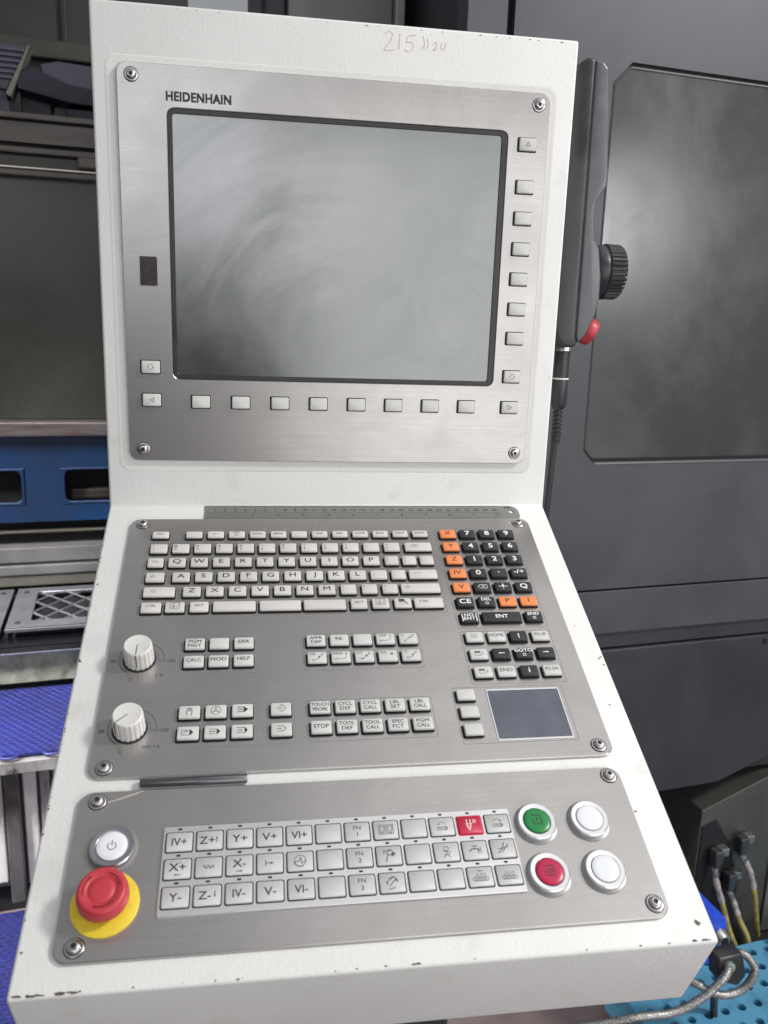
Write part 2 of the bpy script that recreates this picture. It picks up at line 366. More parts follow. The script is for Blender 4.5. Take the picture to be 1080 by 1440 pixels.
def icon(d, k, R=1.0):
    """icons drawn in a box of about +-5 mm"""
    l, a, f, ar, t = d.line, d.arc, d.fill, d.arrow, d.text
    if k == 'tri_up': l([(-2, -1.6), (2, -1.6), (0, 2)], .35, True)
    elif k == 'tri_l': l([(1.8, -1.9), (1.8, 1.9), (-2, 0)], .35, True)
    elif k == 'tri_r': l([(-1.8, -1.9), (-1.8, 1.9), (2, 0)], .35, True)
    elif k == 'cyc': a(0, 0, 2.3, 30, 160, .35); a(0, 0, 2.3, 210, 340, .35); f([(-2.9, .4), (-1.5, .9), (-2.2, -.7)]); f([(2.9, -.4), (1.5, -.9), (2.2, .7)])
    elif k == 'up': ar(0, -2.4, 0, 2.6, .6, 2)
    elif k == 'down': ar(0, 2.4, 0, -2.6, .6, 2)
    elif k == 'left': ar(2.4, 0, -2.6, 0, .6, 2)
    elif k == 'right': ar(-2.4, 0, 2.6, 0, .6, 2)
    elif k == 'page': l([(-2.6, -2), (-2.6, 2), (1.8, 2), (2.6, 1.2), (2.6, -2)], .25, True); l([(-1.6, .6), (1.4, .6)], .2); l([(-1.6, -.5), (1.4, -.5)], .2)
    elif k in ('list_up', 'list_dn'):
        f([(-3.4, .6), (1.2, .6), (1.2, 2.4), (-3.4, 2.4)]); l([(-3.2, .6), (-3.2, -2.2), (1.2, -2.2), (1.2, .6)], .28)
        (ar(3.2, -1.6, 3.2, 1.8, .3, 1.2) if k == 'list_up' else ar(3.2, 1.8, 3.2, -1.6, .3, 1.2))
    elif k == 'hand':
        l([(-1.4, -3.4), (-2.2, -.4), (-1.6, 2)], .4); l([(1.4, -3.4), (2, -.6), (1.6, 2)], .4); a(0, 1.8, 1.6, 0, 180, .35)
        for x in (-.8, 0, .8): l([(x, .2), (x, 3)], .3)
    elif k == 'wheel': a(0, 0, 3.2, 0, 360, .35); a(0, 0, .9, 0, 360, .35); l([(0, .9), (0, 3.2)], .35); l([(-.8, -.5), (-2.7, -1.7)], .35); l([(.8, -.5), (2.7, -1.7)], .35)
    elif k == 'mdi': [l([(-3.2, y), (1, y)], .5) for y in (-1.8, 0, 1.8)]; f([(1, -2.6), (3.8, 0), (1, 2.6)])
    elif k == 'smart': l([(-3.6, -2), (-3.6, 2), (1.6, 2), (1.6, -2)], .3, True); a(-1, 0, 1.3, 20, 200, .3); a(-.4, -.5, 1.2, 30, 150, .3); f([(1.8, -2.6), (4, 0), (1.8, 2.6)])
    elif k == 'single': l([(-3.2, -2), (-3.2, 2), (1.6, 2), (1.6, -2)], .3, True); ar(-2.6, 0, .6, 0, .4, 1.3); f([(1.8, -2.4), (4, 0), (1.8, 2.4)])
    elif k == 'run': l([(-3, -1.9), (1.6, -1.9)], .35); l([(-3, 1.9), (1.6, 1.9)], .35); ar(-3, 0, .8, 0, .4, 1.3); f([(1.8, -2.6), (4, 0), (1.8, 2.6)])
    elif k == 'diam_in': l([(-1.2, 1.6), (.8, 3), (3.6, 0), (.8, -3), (-1.2, -1.6)], .35); ar(-3, 0, 1, 0, .4, 1.3)
    elif k == 'edit': l([(-2.6, 2.2), (1.2, 2.2), (3.4, 0), (1.2, -2.2), (-2.6, -2.2)], .4); ar(-3.4, 0, .4, 0, .4, 1.3)
    elif k == 'L': t('L', -4.4, 3.4, 2.2); l([(-2.6, -3), (3.4, 1.8)], .3); a(-3.2, -3.4, .8, w=.3); a(4.2, 2.6, .9, w=.3); f([(1.2, -.6), (3, 1.6), (.6, .8)])
    elif k == 'C': t('C', -4, 3.2, 2.2); l([(-2.6, -3), (.4, -2.2), (3.2, 1.6)], .3); a(-3.4, -3.2, .8, w=.3); a(4, 2.6, .9, w=.3); f([(1.4, -1.4), (3.2, 1.4), (.6, .2)])
    elif k == 'CR': t('CR', -3.6, 3.2, 2.2); l([(-2.2, -3), (.8, -2), (3.4, 1.6)], .3); a(-3, -3.2, .8, w=.3); a(4.2, 2.6, .9, w=.3); f([(1.6, -1.2), (3.4, 1.4), (.8, .4)])
    elif k == 'CT': t('CT', -3.6, 3.2, 2.2); l([(-5, -2.8), (-1, -2.8), (3.6, 1.8)], .3); a(-1.6, -2.8, .8, w=.3); a(4.2, 2.6, .9, w=.3); f([(1.6, -1.2), (3.4, 1.4), (.8, .4)])
    elif k == 'CC': t('CC', -3.4, 3, 2.2); l([(1.6, 1.4), (5, 1.4)], .25); l([(3.3, 3), (3.3, -.2)], .25); a(3.3, 1.4, 1, w=.25)
    elif k == 'CHF': t('CHF', -2.2, 3.2, 2.2); l([(-3.6, -2.6), (2.8, -2.2)], .35); l([(3, -2.2), (4.2, 0), (4.2, 2.2)], .3); a(-4.4, -2.6, .8, w=.3); a(4.2, 3, .8, w=.3)
    elif k == 'RND': t('RND', -2.2, 3.2, 2.2); l([(-3.6, -2.6), (2.4, -2.4)], .35); l([(2.4, -2.4), (4, -1.4), (4.4, 2)], .3); a(-4.4, -2.6, .8, w=.3); a(4.4, 3, .8, w=.3)
    elif k == 'win': l([(-4.6, -3.4), (-4.6, 4), (4.6, 4), (4.6, -3.4)], .35, True); l([(-4.6, -4.6), (4.6, -4.6)], .3); a(0, .4, 3, 100, 260, .3); l([(0, 3), (-1.6, -1.4), (2.6, -1.4)], .45); l([(3.2, 3), (3.2, -1)], .25)
    elif k == 'calc': f([(-3.6, 1), (1.6, 1), (1.6, 3.6), (-3.6, 3.6)]); f([(-3.6, -.2), (1.4, -.2), (1.4, .6), (-3.6, .6)]); l([(-3.6, -2.6), (2, -2.6)], .3); l([(1, 1.6), (4.4, -2.8)], .8)
    elif k == 'bksp': l([(-3.4, 0), (-1.6, 1.9), (3.6, 1.9), (3.6, -1.9), (-1.6, -1.9)], .3, True); l([(-.4, -1), (1.8, 1)], .3); l([(-.4, 1), (1.8, -1)], .3)
    elif k == 'shift': l([(-1, -1.5), (1, -1.5), (1, 0), (1.9, 0), (0, 1.9), (-1.9, 0), (-1, 0)], .28, True)
    elif k == 'tab': ar(-2.4, -.9, 2.6, -.9, .3, 1.3); ar(2.4, .9, -2.6, .9, .3, 1.3)
    elif k == 'enter': l([(3, 1.4), (3, -.6)], .3); ar(3, -.6, -3, -.6, .3, 1.3)
    elif k == 'back': ar(4, 0, -2, 0, .3, 2.2)
    elif k == 'cross': l([(-4, 0), (4, 0)], .5); l([(0, -3), (0, 3)], .5); f([(-1.4, .5), (1.4, .5), (0, 2.6)]); 
    elif k == 'sq': l([(-1.2, -1.2), (-1.2, 1.2), (1.2, 1.2), (1.2, -1.2)], .45, True)
    elif k == 'wave': 
        pts = [(x * .5 - 3.2, 1.1 * math.sin(x * 1.25)) for x in range(14)]; l(pts, .4)
    elif k == 'ref': l([(-3, -2), (-3, 2.2)], .45); ar(-3, 0, 2.8, 0, .45, 2.2)
    elif k == 'osc': a(0, 0, 3.6, 0, 360, .35); l([(-3.4, -.4), (-.8, -.4), (.4, 2), (1, -1.8), (3.4, .2)], .35); a(0, 0, 3.9, 190, 300, .3)
    elif k == 'door':
        l([(-5, -3.2), (-5, 3.4), (-.6, 3.4), (-.6, -3.2)], .35, True); l([(.6, -3.2), (.6, 3.4), (5, 3.4), (5, -3.2)], .35, True)
        l([(-4, -1), (-4, 2.4), (-1.4, 2.4), (-1.4, -1)], .3, True); l([(1.6, -1), (1.6, 2.4), (4.2, 2.4), (4.2, -1)], .3, True); ar(-1.8, -2.2, -4.2, -2.2, .4, 1.4); ar(1.8, -2.2, 4.2, -2.2, .4, 1.4)
    elif k in ('spin_l', 'spin_r'):
        s = -1 if k == 'spin_l' else 1
        l([(-3.4, -2.4), (-3.4, -.6), (1.6, -.6), (3.4, -1.4), (1.6, -2.6)], .35, True); a(2.4, -1.5, 1.2, w=.35); a(0, .4, 2.8, 20, 160, .35); f([(s * 3.4, 1.6), (s * 1.8, 2.6), (s * 2, .8)]); a(-1, -.6, 1, 180, 360, .3)
    elif k == 'spin_off':
        l([(-1.8, 3.6), (-1.8, -1), (-.6, -3.6), (.6, -1), (.6, 3.6)], .45); l([(-1.8, -1), (.6, -1)], .35); l([(-2.6, .6), (1.4, .6)], .35); a(3.2, 2.4, 1, w=.4)
    elif k == 'person': a(0, 2.2, 1.5, w=.4); l([(0, .6), (0, -1)], .4); l([(-2.4, .6), (2.4, -.2)], .35); l([(0, -1), (-2, -3.8)], .4); l([(0, -1), (2, -3.8)], .4); a(0, 0, 2.4, 200, 340, .25)
    elif k == 'tap': l([(-4, -.8), (-2.2, .8), (2.4, .8), (2.4, -2)], .7); l([(0, 1), (0, 3)], .5); l([(-1.8, 3), (1.8, 3)], .5); l([(4, -2.4), (4, 2)], .4); l([(2.4, 0), (4, 0)], .6)
    elif k == 'chips': l([(-3.4, -3), (-.4, .2), (1, 3.6)], .55); l([(-.4, .2), (3.2, 1)], .45); l([(.2, -1.2), (3.8, 2.8)], .45); l([(-3.6, 0), (-.4, 0)], .4); l([(-1.2, -3), (.4, -.6)], .3)
    elif k == 'tool': a(.6, 2, 1.8, w=.5); l([(-3.6, 2.6), (1, 3.4)], .4); l([(-.6, .8), (-2, -4)], .5); f([(1, .4), (3, 2.4), (4.4, .6), (2.2, -.8)]); l([(-3, 3.6), (-3, 1)], .35)
    elif k == 'swap': l([(-2, 2.4), (1.4, 3.4), (2.4, 1)], .4); l([(-1.6, -2), (2, 1.8)], .4); l([(-3.4, .2), (.8, 3)], .4); l([(-2.2, -3.8), (1.4, -3)], .45); ar(2.4, 2.4, 3.2, 0, .35, 1.4); ar(-2.6, -1.4, -3.2, 1, .35, 1.4)
    elif k in ('conv_l', 'conv'):
        l([(-4.2, -3.2), (4.2, -3.2)], .4); l([(-4.2, -1), (4.2, -1)], .4); a(-4.2, -2.1, 1.1, 90, 270, .4); a(4.2, -2.1, 1.1, -90, 90, .4)
        for x in (-3, -1, 1, 3): a(x, -2.1, .6, w=.3)
        for x in (-2.6, 0, 2.6): a(x, .9, 1, 200, 470, .35)
        if k == 'conv_l': f([(-2, 3.4), (.6, 2.9), (.6, 3.9)])
        if k == 'conv_l': l([(0, 3.4), (2, 3.4)], .35)
    elif k == 'io_on' or k == 'io_off':
        l([(-3, 3.4), (2.4, 3.4), (2.8, -2.6), (-2.6, -2.6), (-2.9, .8)], .5)
        if k == 'io_on': l([(0, 1.4), (0, -.9)], .5)
        else: a(0, .3, 1.2, w=.5)
    elif k == 'power': a(0, -.3, 2.4, 125, 415, .45, 18); l([(0, .2), (0, 2.8)], .45)

def legend(items, top, ink, parent, M, f=1.17, fi=1.06):
    d = Draw(top + .06)
    for it in items:
        if it[0] == 't': d.text(it[1], it[2], it[3], it[4] * f, **(it[5] if len(it) > 5 else {}))
        elif it[0] == 'i':
            sub = Draw(top + .06); icon(sub, it[1]); s = (it[4] if len(it) > 4 else 1) * fi
            for v in sub.bm.verts: v.co = Vector((v.co.x * s + it[2], v.co.y * s + it[3], v.co.z))
            me = bpy.data.meshes.new("x"); sub.bm.to_mesh(me); d.bm.from_mesh(me); sub.bm.free(); bpy.data.meshes.remove(me)
    return link("legend", d.mesh(), [ink], parent, M)

# ================================================================ THE CONTROL CONSOLE
console = thing("control_console", "white machine control console with brushed steel plates, screen, keyboard, knobs and red stop button", "control console", (0, 40, -H))

# case: one closed housing, upright box over a sloping desk box
bm = bmesh.new()
nL = Vector((0, -cA, sA)); eD = Vector((0, -sA, -cA))
front_top = eD * 454; front_bot = front_top - Vector((0, -.40, .916)) * 82
prof = [(0, 455), (0, 0), (front_top.y, front_top.z), (front_bot.y, front_bot.z), (-180, -330), (120, -330), (120, 455)]
prism(bm, prof, -224.5, 225.3, 'x', bev=2.6, seg=3)
case = link("case", mesh("case", bm, 40), [M_paint], console, FZ)

bm = bmesh.new()       # raised flange of the case behind the screen plate
loft(bm, [(rr(421, 377, 11, 5, -2.5, 224), 0), (rr(421, 377, 11, 5, -2.5, 224), .05), (rr(418, 374, 10, 5, -2.5, 224), .35)])
link("screen_flange", mesh("flange", bm), [M_paint], console, FU)

bm = bmesh.new(); box(bm, -150, 150, -60, 60, -H, -330.5, 6); bmesh.ops.translate(bm, verts=bm.verts, vec=(0, 40, 0))
link("pedestal", mesh("pedestal", bm), [M_encd], console, FZ)

# screen plate with its opening
bm = bmesh.new()
def ringplate(bm, w, h, r, cx, cy, iw, ih, ir, icx, icy, z0, z1, ch=.5, n=5):
    o = [bm.verts.new((x, y, z)) for (W_, R_, z) in ((0, 0, z0), (0, 0, z1 - ch), (ch, ch, z1)) for x, y in rr(w - 2 * W_, h - 2 * W_, r - R_ * .5, n, cx, cy)]
    i = [bm.verts.new((x, y, z)) for (W_, z) in ((0, z0), (0, z1 - ch), (ch, z1)) for x, y in rr(iw + 2 * W_, ih + 2 * W_, ir + W_ * .5, n, icx, icy)]
    k = 4 * (n + 1)
    for q in range(2):
        for j in range(k):
            jj = (j + 1) % k
            bm.faces.new((o[q * k + j], o[q * k + jj], o[(q + 1) * k + jj], o[(q + 1) * k + j]))
            bm.faces.new((i[q * k + jj], i[q * k + j], i[(q + 1) * k + j], i[(q + 1) * k + jj]))
    for j in range(k):
        jj = (j + 1) % k
        bm.faces.new((o[2 * k + j], o[2 * k + jj], i[2 * k + jj], i[2 * k + j]))
        bm.faces.new((o[jj], o[j], i[j], i[jj]))
ringplate(bm, 402.3, 359, 9, -1.3, 226.2, 319.6, 243.6, 7, .4, 248.4, .65, 3.6)
link("screen_plate", mesh("screen_plate", bm), [M_steel], console, FU)
bm = bmesh.new(); ringplate(bm, 319.2, 243.2, 6.8, .4, 248.4, 309, 234, 2.5, -.4, 248.4, .8, 3.1, .4)
bz = link("screen_bezel", mesh("screen_bezel", bm), [M_bezel], console, FU)
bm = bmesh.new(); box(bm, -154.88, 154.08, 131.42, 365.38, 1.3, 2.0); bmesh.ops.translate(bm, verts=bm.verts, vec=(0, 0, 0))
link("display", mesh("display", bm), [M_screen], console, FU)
d = Draw(3.68); d.text("HEIDENHAIN", -159.6, 379.6, 7.4, w=57.4, bold=.055, al='l', space=1.06)
link("maker_lettering", d.mesh(), [M_ink], console, FU)
# dark cover plug
bm = bmesh.new(); plate(bm, 15.8, 26.4, 1, 3.6, 4.5, .3, -179.4, 226.8)
link("dark_cover", mesh("dark_cover", bm), [mat_worn("dark_brown_glossy_plastic", (.022, .016, .015), (.04, .03, .028), .2, 60)], console, FU)
# faint pencil number
d = Draw(.12)
hand = [[(37, 446), (41, 448.5), (45, 447), (43, 440), (37.5, 433), (47, 433.5)], [(52, 448), (51.5, 434)],
        [(67, 447), (60, 446), (58.5, 441), (63, 441), (65, 437), (61, 433), (57, 434)],
        [(74, 447), (75.5, 440), (73.5, 436)], [(78, 445), (79, 440), (77.5, 437)], [(84, 441), (86, 443), (87, 439.5), (84, 436), (88, 437)],
        [(92, 443), (91, 439), (93, 437), (95, 439), (95, 443)]]
for st in hand: d.line([(p[0], p[1]) for p in spline([(x, y, 0) for x, y in st], 4)], .4)
link("handwritten_number", d.mesh(), [mat("faded_pencil", (.56, .43, .43), .8)], console, FU)

# keyboard plate and machine plate
bm = bmesh.new(); plate(bm, 400.4, 287, 10, .3, 3.2, .6, 0, -167.4, 6)
kp = link("keyboard_plate", mesh("keyboard_plate", bm), [M_steel], console, FL)
bm = bmesh.new(); plate(bm, 400, 115.5, 10, .3, 3.2, .6, -2.4, -379.2, 6)
mp = link("machine_plate", mesh("machine_plate", bm), [M_steel], console, FL)
d = Draw(3.25); d.line([(-182, -330.4), (-170, -326), (-159, -322.6)], .5); d.line([(-175, -329), (-163, -324.4)], .3); link('scratch', d.mesh(), [mat('bright_scratch', (.62, .52, .46), .5)], console, FL)
PT = 3.2     # top of the steel plates above the case

# etched outlines round the key groups
def outline(x0, x1, v0, v1, M, z, r=1.5, w=.35):
    d = Draw(z + .05); pts = rr(x1 - x0, v1 - v0, r, 3, (x0 + x1) / 2, -(v0 + v1) / 2); d.line(pts, w, True)
    link("etched_outline", d.mesh(), [M_groove], console, M)
for q in ((-141, -79, 180, 218.4), (-141, -79, 249.2, 288), (-70.5, -50, 249.2, 288), (-39.8, 61.5, 179.4, 217.8), (-40, 61.5, 248.6, 287.4),
          (99, 181.5, 179.6, 238), (80.5, 175, 241, 295.5), (98.6, 181.6, 43, 175.5), (-182, 92.5, 44.8, 155)):
    outline(*q, FL, PT)

# ---- screws
def screw_mesh():
    bm = bmesh.new(); lathe(bm, [(6.5, 0), (6.5, .15)], 28, mi=1)
    lathe(bm, [(6.0, .1), (6.0, .6), (5.4, .95), (4.75, .95)], 28); lathe(bm, [(4.7, .9), (4.7, 1.0)], 28, mi=1)
    lathe(bm, [(4.2, .9), (4.25, 2.0), (3.95, 2.9), (3.2, 3.5), (2.3, 3.75)], 28)
    me = mesh("screw", bm, 50); me.materials.append(M_screw); me.materials.append(M_gap); return me
def socket_mesh():
    bm = bmesh.new(); loft(bm, [(circ(1.9, 6), 3.7), (circ(1.9, 6), 3.85)]); return mesh("socket", bm)
SM, SK = screw_mesh(), socket_mesh()
for F, pts, z in ((FU, [(-189.7, 395.3), (188.5, 394.7), (-189.2, 58.4), (187.8, 57.9)], 3.6),
                  (FL, [(-188.5, -32.7), (188.4, -32.2), (-188.7, -302.6), (189, -301.7), (-189.4, -329.5), (188, -329.1), (-189.4, -428), (188, -427.6)], PT)):
    for x, y in pts:
        M = F @ T(x, y, z) @ Matrix.Rotation(random.uniform(0, 1), 4, 'Z')
        s = link("screw", SM, (), console, M); link("socket", SK, [M_gap], s, M)

# ---- keys
KM = {}
def key_mesh(w, h, z=4.3, m=None, well=True):
    k = (round(w, 1), round(h, 1), z, m.name)
    if k in KM: return KM[k]
    bm = bmesh.new()
    if well: loft(bm, [(rr(w + 2.9, h + 2.5, 1.2, 2, -.35, -.1), 0.02), (rr(w + 2.9, h + 2.5, 1.2, 2, -.35, -.1), .14)], mi=1)  # black margin, wider at left: gap and side shadow painted in
    g = .55
    loft(bm, [(rr(w + .3, h + .3, 1.1, 2), .1), (rr(w + .3, h + .3, 1.1, 2), z - 1.9)], cap0=False, cap1=False, mi=1)  # shaded lower sides of the key, painted black
    loft(bm, [(rr(w + .7, h + .7, 1.1, 2), z - 2.0), (rr(w + .5, h + .5, 1.1, 2), z - .6), (rr(w, h, 1.1, 2), z - .15), (rr(w - .7, h - .7, .9, 2), z)])
    me = mesh("key", bm, 35); me.materials.append(m); me.materials.append(M_gap); KM[k] = me; return me
def key(x, v, w, h, m, items=(), ink=None, F=FL, z=4.0, base=PT, label=None, name="key"):
    M = F @ T(x, -v + (.6 if F is FL else 0), base); o = link(name, key_mesh(w, h, z, m), (), console, M)
    if label: o['label'] = label
    if items: legend(items, z, ink or M_ink, o, M)
    return o
def tx(s, h=2.0, y=0, **k): return [('t', s, 0, y, h, k)]
def t2(a, b, h=2.7): return [('t', a, 0, 2.3, h, {}), ('t', b, 0, -2.2, h, {})]
def small2(a, b): return [('t', a, -4.6, 2.5, 2.2, {'sx': 1}), ('t', b, -4.6, -1.9, 2.2, {'sx': 1})]
G = M_inkg
# row of function keys
names = ["ESC", "", None, "PRT SC", "SCROL", "BREAK", "", "INS", "DEL", "HOME", "END", "PGUP", "PGDN"]
xs0 = [-170, -138.7] + [-118.4 + 20.0 * i for i in range(11)]
for n, x in zip(names, xs0):
    if n is None: it = [('i', 'back', -1, 0, .9)]
    elif n == "PRT SC": it = [('t', 'PRT', 0, 1.8, 1.9, {}), ('t', 'SC', 0, -1.6, 1.9, {})]
    elif n: it = tx(n, 2.1, .3)
    else: it = [('t', '=', -4, .6, 1.0, {})] if x < -130 else ()
    key(x, 51.8, 14.6, 7.6, M_key, it, G)
for i, (a, b) in enumerate(zip("!@#$%^&*()_+", "1234567890-=")): key(-170 + 20.07 * i, 71.2, 14.8, 10.6, M_key, small2(a, b), G)
key(77, 71.2, 25.8, 10.6, M_key, [('i', 'bksp', -4, .6, .95)], G)
key(-171.4, 90.2, 13.4, 10.6, M_key, [('i', 'tab', 0, .3, 1)], G)
for i, c in enumerate("QWERTYUIOP"): key(-152.1 + 20.1 * i, 90.2, 14.8, 10.6, M_key, tx(c, 4.4, .7, sx=1.3))
for x, (a, b) in zip((48.4, 65.6, 82.6), ("{[", "}]", "|\\")): key(x, 90.2, 12.6, 10.6, M_key, small2(a, b), G)
key(-170.2, 109.5, 15.6, 10.6, M_key, [('i', 'shift', -2, .3, .9)], G)
for i, c in enumerate("ASDFGHJKL"): key(-147.2 + 20.15 * i, 109.5, 14.8, 10.6, M_key, tx(c, 4.4, .7, sx=1.3) + ([('t', '_', 0, -1.6, 3.4, {'sx': 2})] if c == 'F' else []))
key(33.8, 109.6, 14.8, 10.6, M_key, small2(":", ";"), G); key(52.6, 109.6, 12.8, 10.6, M_key, small2('"', "'"), G)
key(76.2, 109.6, 26.4, 10.6, M_key, [('i', 'enter', -6, 1.4, .8)], G)
key(-165, 128.2, 26.6, 10.6, M_key, [('i', 'shift', -5, .3, .9)], G)
for i, c in enumerate("ZXCVBNM"): key(-136.6 + 20.1 * i, 128.1, 14.8, 10.6, M_key, tx(c, 4.4, .7, sx=1.3))
for x, (a, b) in zip((3.8, 23.2, 42.3), ("<,", ">.", "?/")): key(x, 128, 13.6, 10.6, M_key, small2(a, b), G)
key(71, 128, 36, 10.6, M_key, [('i', 'shift', -12, .8, .9)], G)
key(-170.2, 147, 16.4, 10.6, M_key, tx("CTRL", 2.2, 1.4), G)
key(-150, 146.8, 15.8, 10.6, M_key, [('i', 'win', 0, 1, .85)])
key(-129.2, 146.9, 15.4, 10.6, M_key, tx("ALT", 2.3, 1.2), G)
for x, w_ in ((-98.8, 36.4), (-58.5, 35.8), (-19, 37)): key(x, 146.9, w_, 10.6, M_key, name="space_key")
key(11.8, 146.5, 14.2, 10.6, M_key, tx("ALT", 2.3, 1.2), G)
key(31.5, 146.4, 14.8, 10.6, M_key, [('i', 'win', 0, 1, .85)])
key(51.8, 146.5, 14.8, 10.6, M_key, [('i', 'calc', 0, .6, .95)])
key(75.8, 146.8, 26, 10.6, M_key, tx("CTRL", 2.2, 1.4, al='r'), G)

# numeric pad
W_, I_ = M_inkw, M_ink
def bold(c, h=5.0): return tx(c, h, .3, bold=.028, sx=1.2)
def sqk(a): return [('t', a, 0, 2.5, 2.9, {'bold': .03, 'sx': 1.1}), ('i', 'sq', 0, -2.4, .9)]
pad = [[("o", tx("X", 4.4, .5)), ("b", bold("7")), ("b", bold("8")), ("b", bold("9"))],
       [("o", tx("Y", 4.4, .5)), ("b", bold("4")), ("b", bold("5")), ("b", bold("6"))],
       [("o", tx("Z", 4.4, .5)), ("b", bold("1")), ("b", bold("2")), ("b", bold("3"))],
       [("o", tx("IV", 4.4, .5)), ("b", bold("0")), ("b", bold(".")), ("b", [('t', '-/+', 0, 1.0, 4.6, {'bold': .02})])],
       [("o", tx("V", 4.4, .5)), ("b", [('i', 'bksp', 0, 0, 1.15)]), ("b", [('i', 'cross', 0, 0, 1)]), ("b", bold("Q", 4.6))],
       [("b", bold("CE", 4.6)), ("b", sqk("DEL")), ("o", tx("P", 4.4, .5)), ("o", tx("I", 4.4, .5))]]
for r, row in enumerate(pad):
    for c, (k, it) in enumerate(row):
        nm = it[0][1]
        key(110 + 20.1 * c, 52.4 + 18.85 * r, 15.2, 10.4, M_keyo if k == 'o' else M_keyb, it, I_ if k == 'o' else W_, label=("orange key marked %s" % nm if k == 'o' else "black key with white print %s" % nm))
key(110, 165.8, 15.2, 10.4, M_keyb, [('t', 'NO', 0, 2.3, 2.9, {'bold': .03}), ('t', 'ENT', 0, -1.9, 2.9, {'bold': .03}), ('t', '|', -6.4, 0.3, 5.6, {'sx': 1}), ('t', '|', 6.4, 0.3, 5.6, {'sx': 1})], W_, label="black key marked NO ENT")
key(140.3, 165.8, 35.6, 10.4, M_keyb, tx("ENT", 3.2, .2, bold=.04), W_, label="wide black key marked ENT")
key(170.4, 165.8, 15.2, 10.4, M_keyb, sqk("END"), W_, label="black key marked END")

# cursor group
nav = [[('w', [('i', 'page', 0, .5, .9)]), ('w', tx("HOME", 2.9, 1)), ('b', [('i', 'up', 0, 0, 1)]), ('w', tx("PG UP", 2.6, 1))],
       [('w', [('i', 'list_up', 0, 0, 1)]), ('b', [('i', 'left', 0, 0, 1)]), ('b', sqk("GOTO")), ('b', [('i', 'right', 0, 0, 1)])],
       [('w', [('i', 'list_dn', 0, 0, 1)]), ('w', tx("END", 2.9, 1)), ('b', [('i', 'down', 0, 0, 1)]), ('w', tx("PG DN", 2.6, 1))]]
for r, row in enumerate(nav):
    for c, (k, it) in enumerate(row):
        key(110 + 20.1 * c, 189.2 + 19.5 * r, 14.9, 10.2, M_keyb if k == 'b' else M_keyw, it, W_ if k == 'b' else G, label="black cursor key" if k == 'b' else None)
for v in (251.1, 268, 285): key(90.2, v, 14.4, 9.8, M_keyw, name="mouse_key")
# middle groups
def grid(rows, xs, vs, m=M_keyw):
    for r, row in enumerate(rows):
        for c, it in enumerate(row): key(xs[c], vs[r], 15.4, 10.8, m, it)
grid([[t2("PGM", "MGT"), (), tx("ERR", 2.8, 1)], [tx("CALC", 2.8, 1), tx("MOD", 2.9, 1.4), tx("HELP", 2.8, 1.4)]], (-130.4, -110.4, -90), (189.6, 208.4))
grid([[[('i', 'hand', 0, 0, 1)], [('i', 'wheel', 0, .3, 1.1)], [('i', 'mdi', 0, .3, 1.1)]], [[('i', 'smart', -.4, 0, 1.05)], [('i', 'single', -.2, 0, 1)], [('i', 'run', -.2, .2, 1.1)]]], (-130.7, -110.6, -90.3), (258.8, 277.9))
grid([[[('i', 'diam_in', 0, .3, 1)]], [[('i', 'edit', 0, .3, 1)]]], (-60.4,), (258.8, 277.8))
grid([[t2("APPR", "DEP"), tx("FK", 3, .8), (), [('i', 'CHF', 0, 0, .98)], [('i', 'L', 0, 0, .98)]], [[('i', 'CR', 0, 0, .98)], [('i', 'RND', 0, 0, .98)], [('i', 'CT', 0, 0, .98)], [('i', 'CC', 0, 0, .98)], [('i', 'C', 0, 0, .98)]]],
     [-29.2 + 20 * i for i in range(5)], (188.9, 207.8))
grid([[t2("TOUCH", "PROBE"), t2("CYCL", "DEF"), t2("CYCL", "CALL"), t2("LBL", "SET"), t2("LBL", "CALL")], [tx("STOP", 3, .5), t2("TOOL", "DEF"), t2("TOOL", "CALL"), t2("SPEC", "FCT"), t2("PGM", "CALL")]],
     [-29.7 + 20.1 * i for i in range(5)], (258.5, 277.2))
# soft keys round the screen
KW, KH = 16.4, 11.2
for x in (-133.2, -94.8, -56.4, -18.3, 19.8, 57.5, 95.4, 133.2): key(x, -105.3, KW, KH, M_keyw, F=FU, base=3.6, z=3, name="soft_key")
for y in (320, 290.8, 262, 233.2, 204, 175.2): key(179.8, -y, KW, KH, M_keyw, F=FU, base=3.6, z=3, name="soft_key")
for x, y, ic in ((179.6, 358.7, 'tri_up'), (179.2, 136.8, 'cyc'), (178.9, 105.3, 'tri_r'), (-179.8, 106.4, 'tri_l'), (-180, 137.9, 'cyc')):
    key(x, -y, KW, KH, M_keyw, [('i', ic, 0, .3, 1)], F=FU, base=3.6, z=3, name="soft_key")

# touch pad
bm = bmesh.new(); ringplate(bm, 63, 50, 1.5, 140, -268.7, 60.4, 47.2, .8, 140, -268.7, PT, PT + .6, .2)
tp = link("touchpad_frame", mesh("touchpad_frame", bm), [M_alu], console, FL)
bm = bmesh.new(); box(bm, 109.85, 170.15, -292.25, -245.15, PT + .01, PT + .2)
link("touchpad", mesh("touchpad", bm), [M_pad], console, FL)

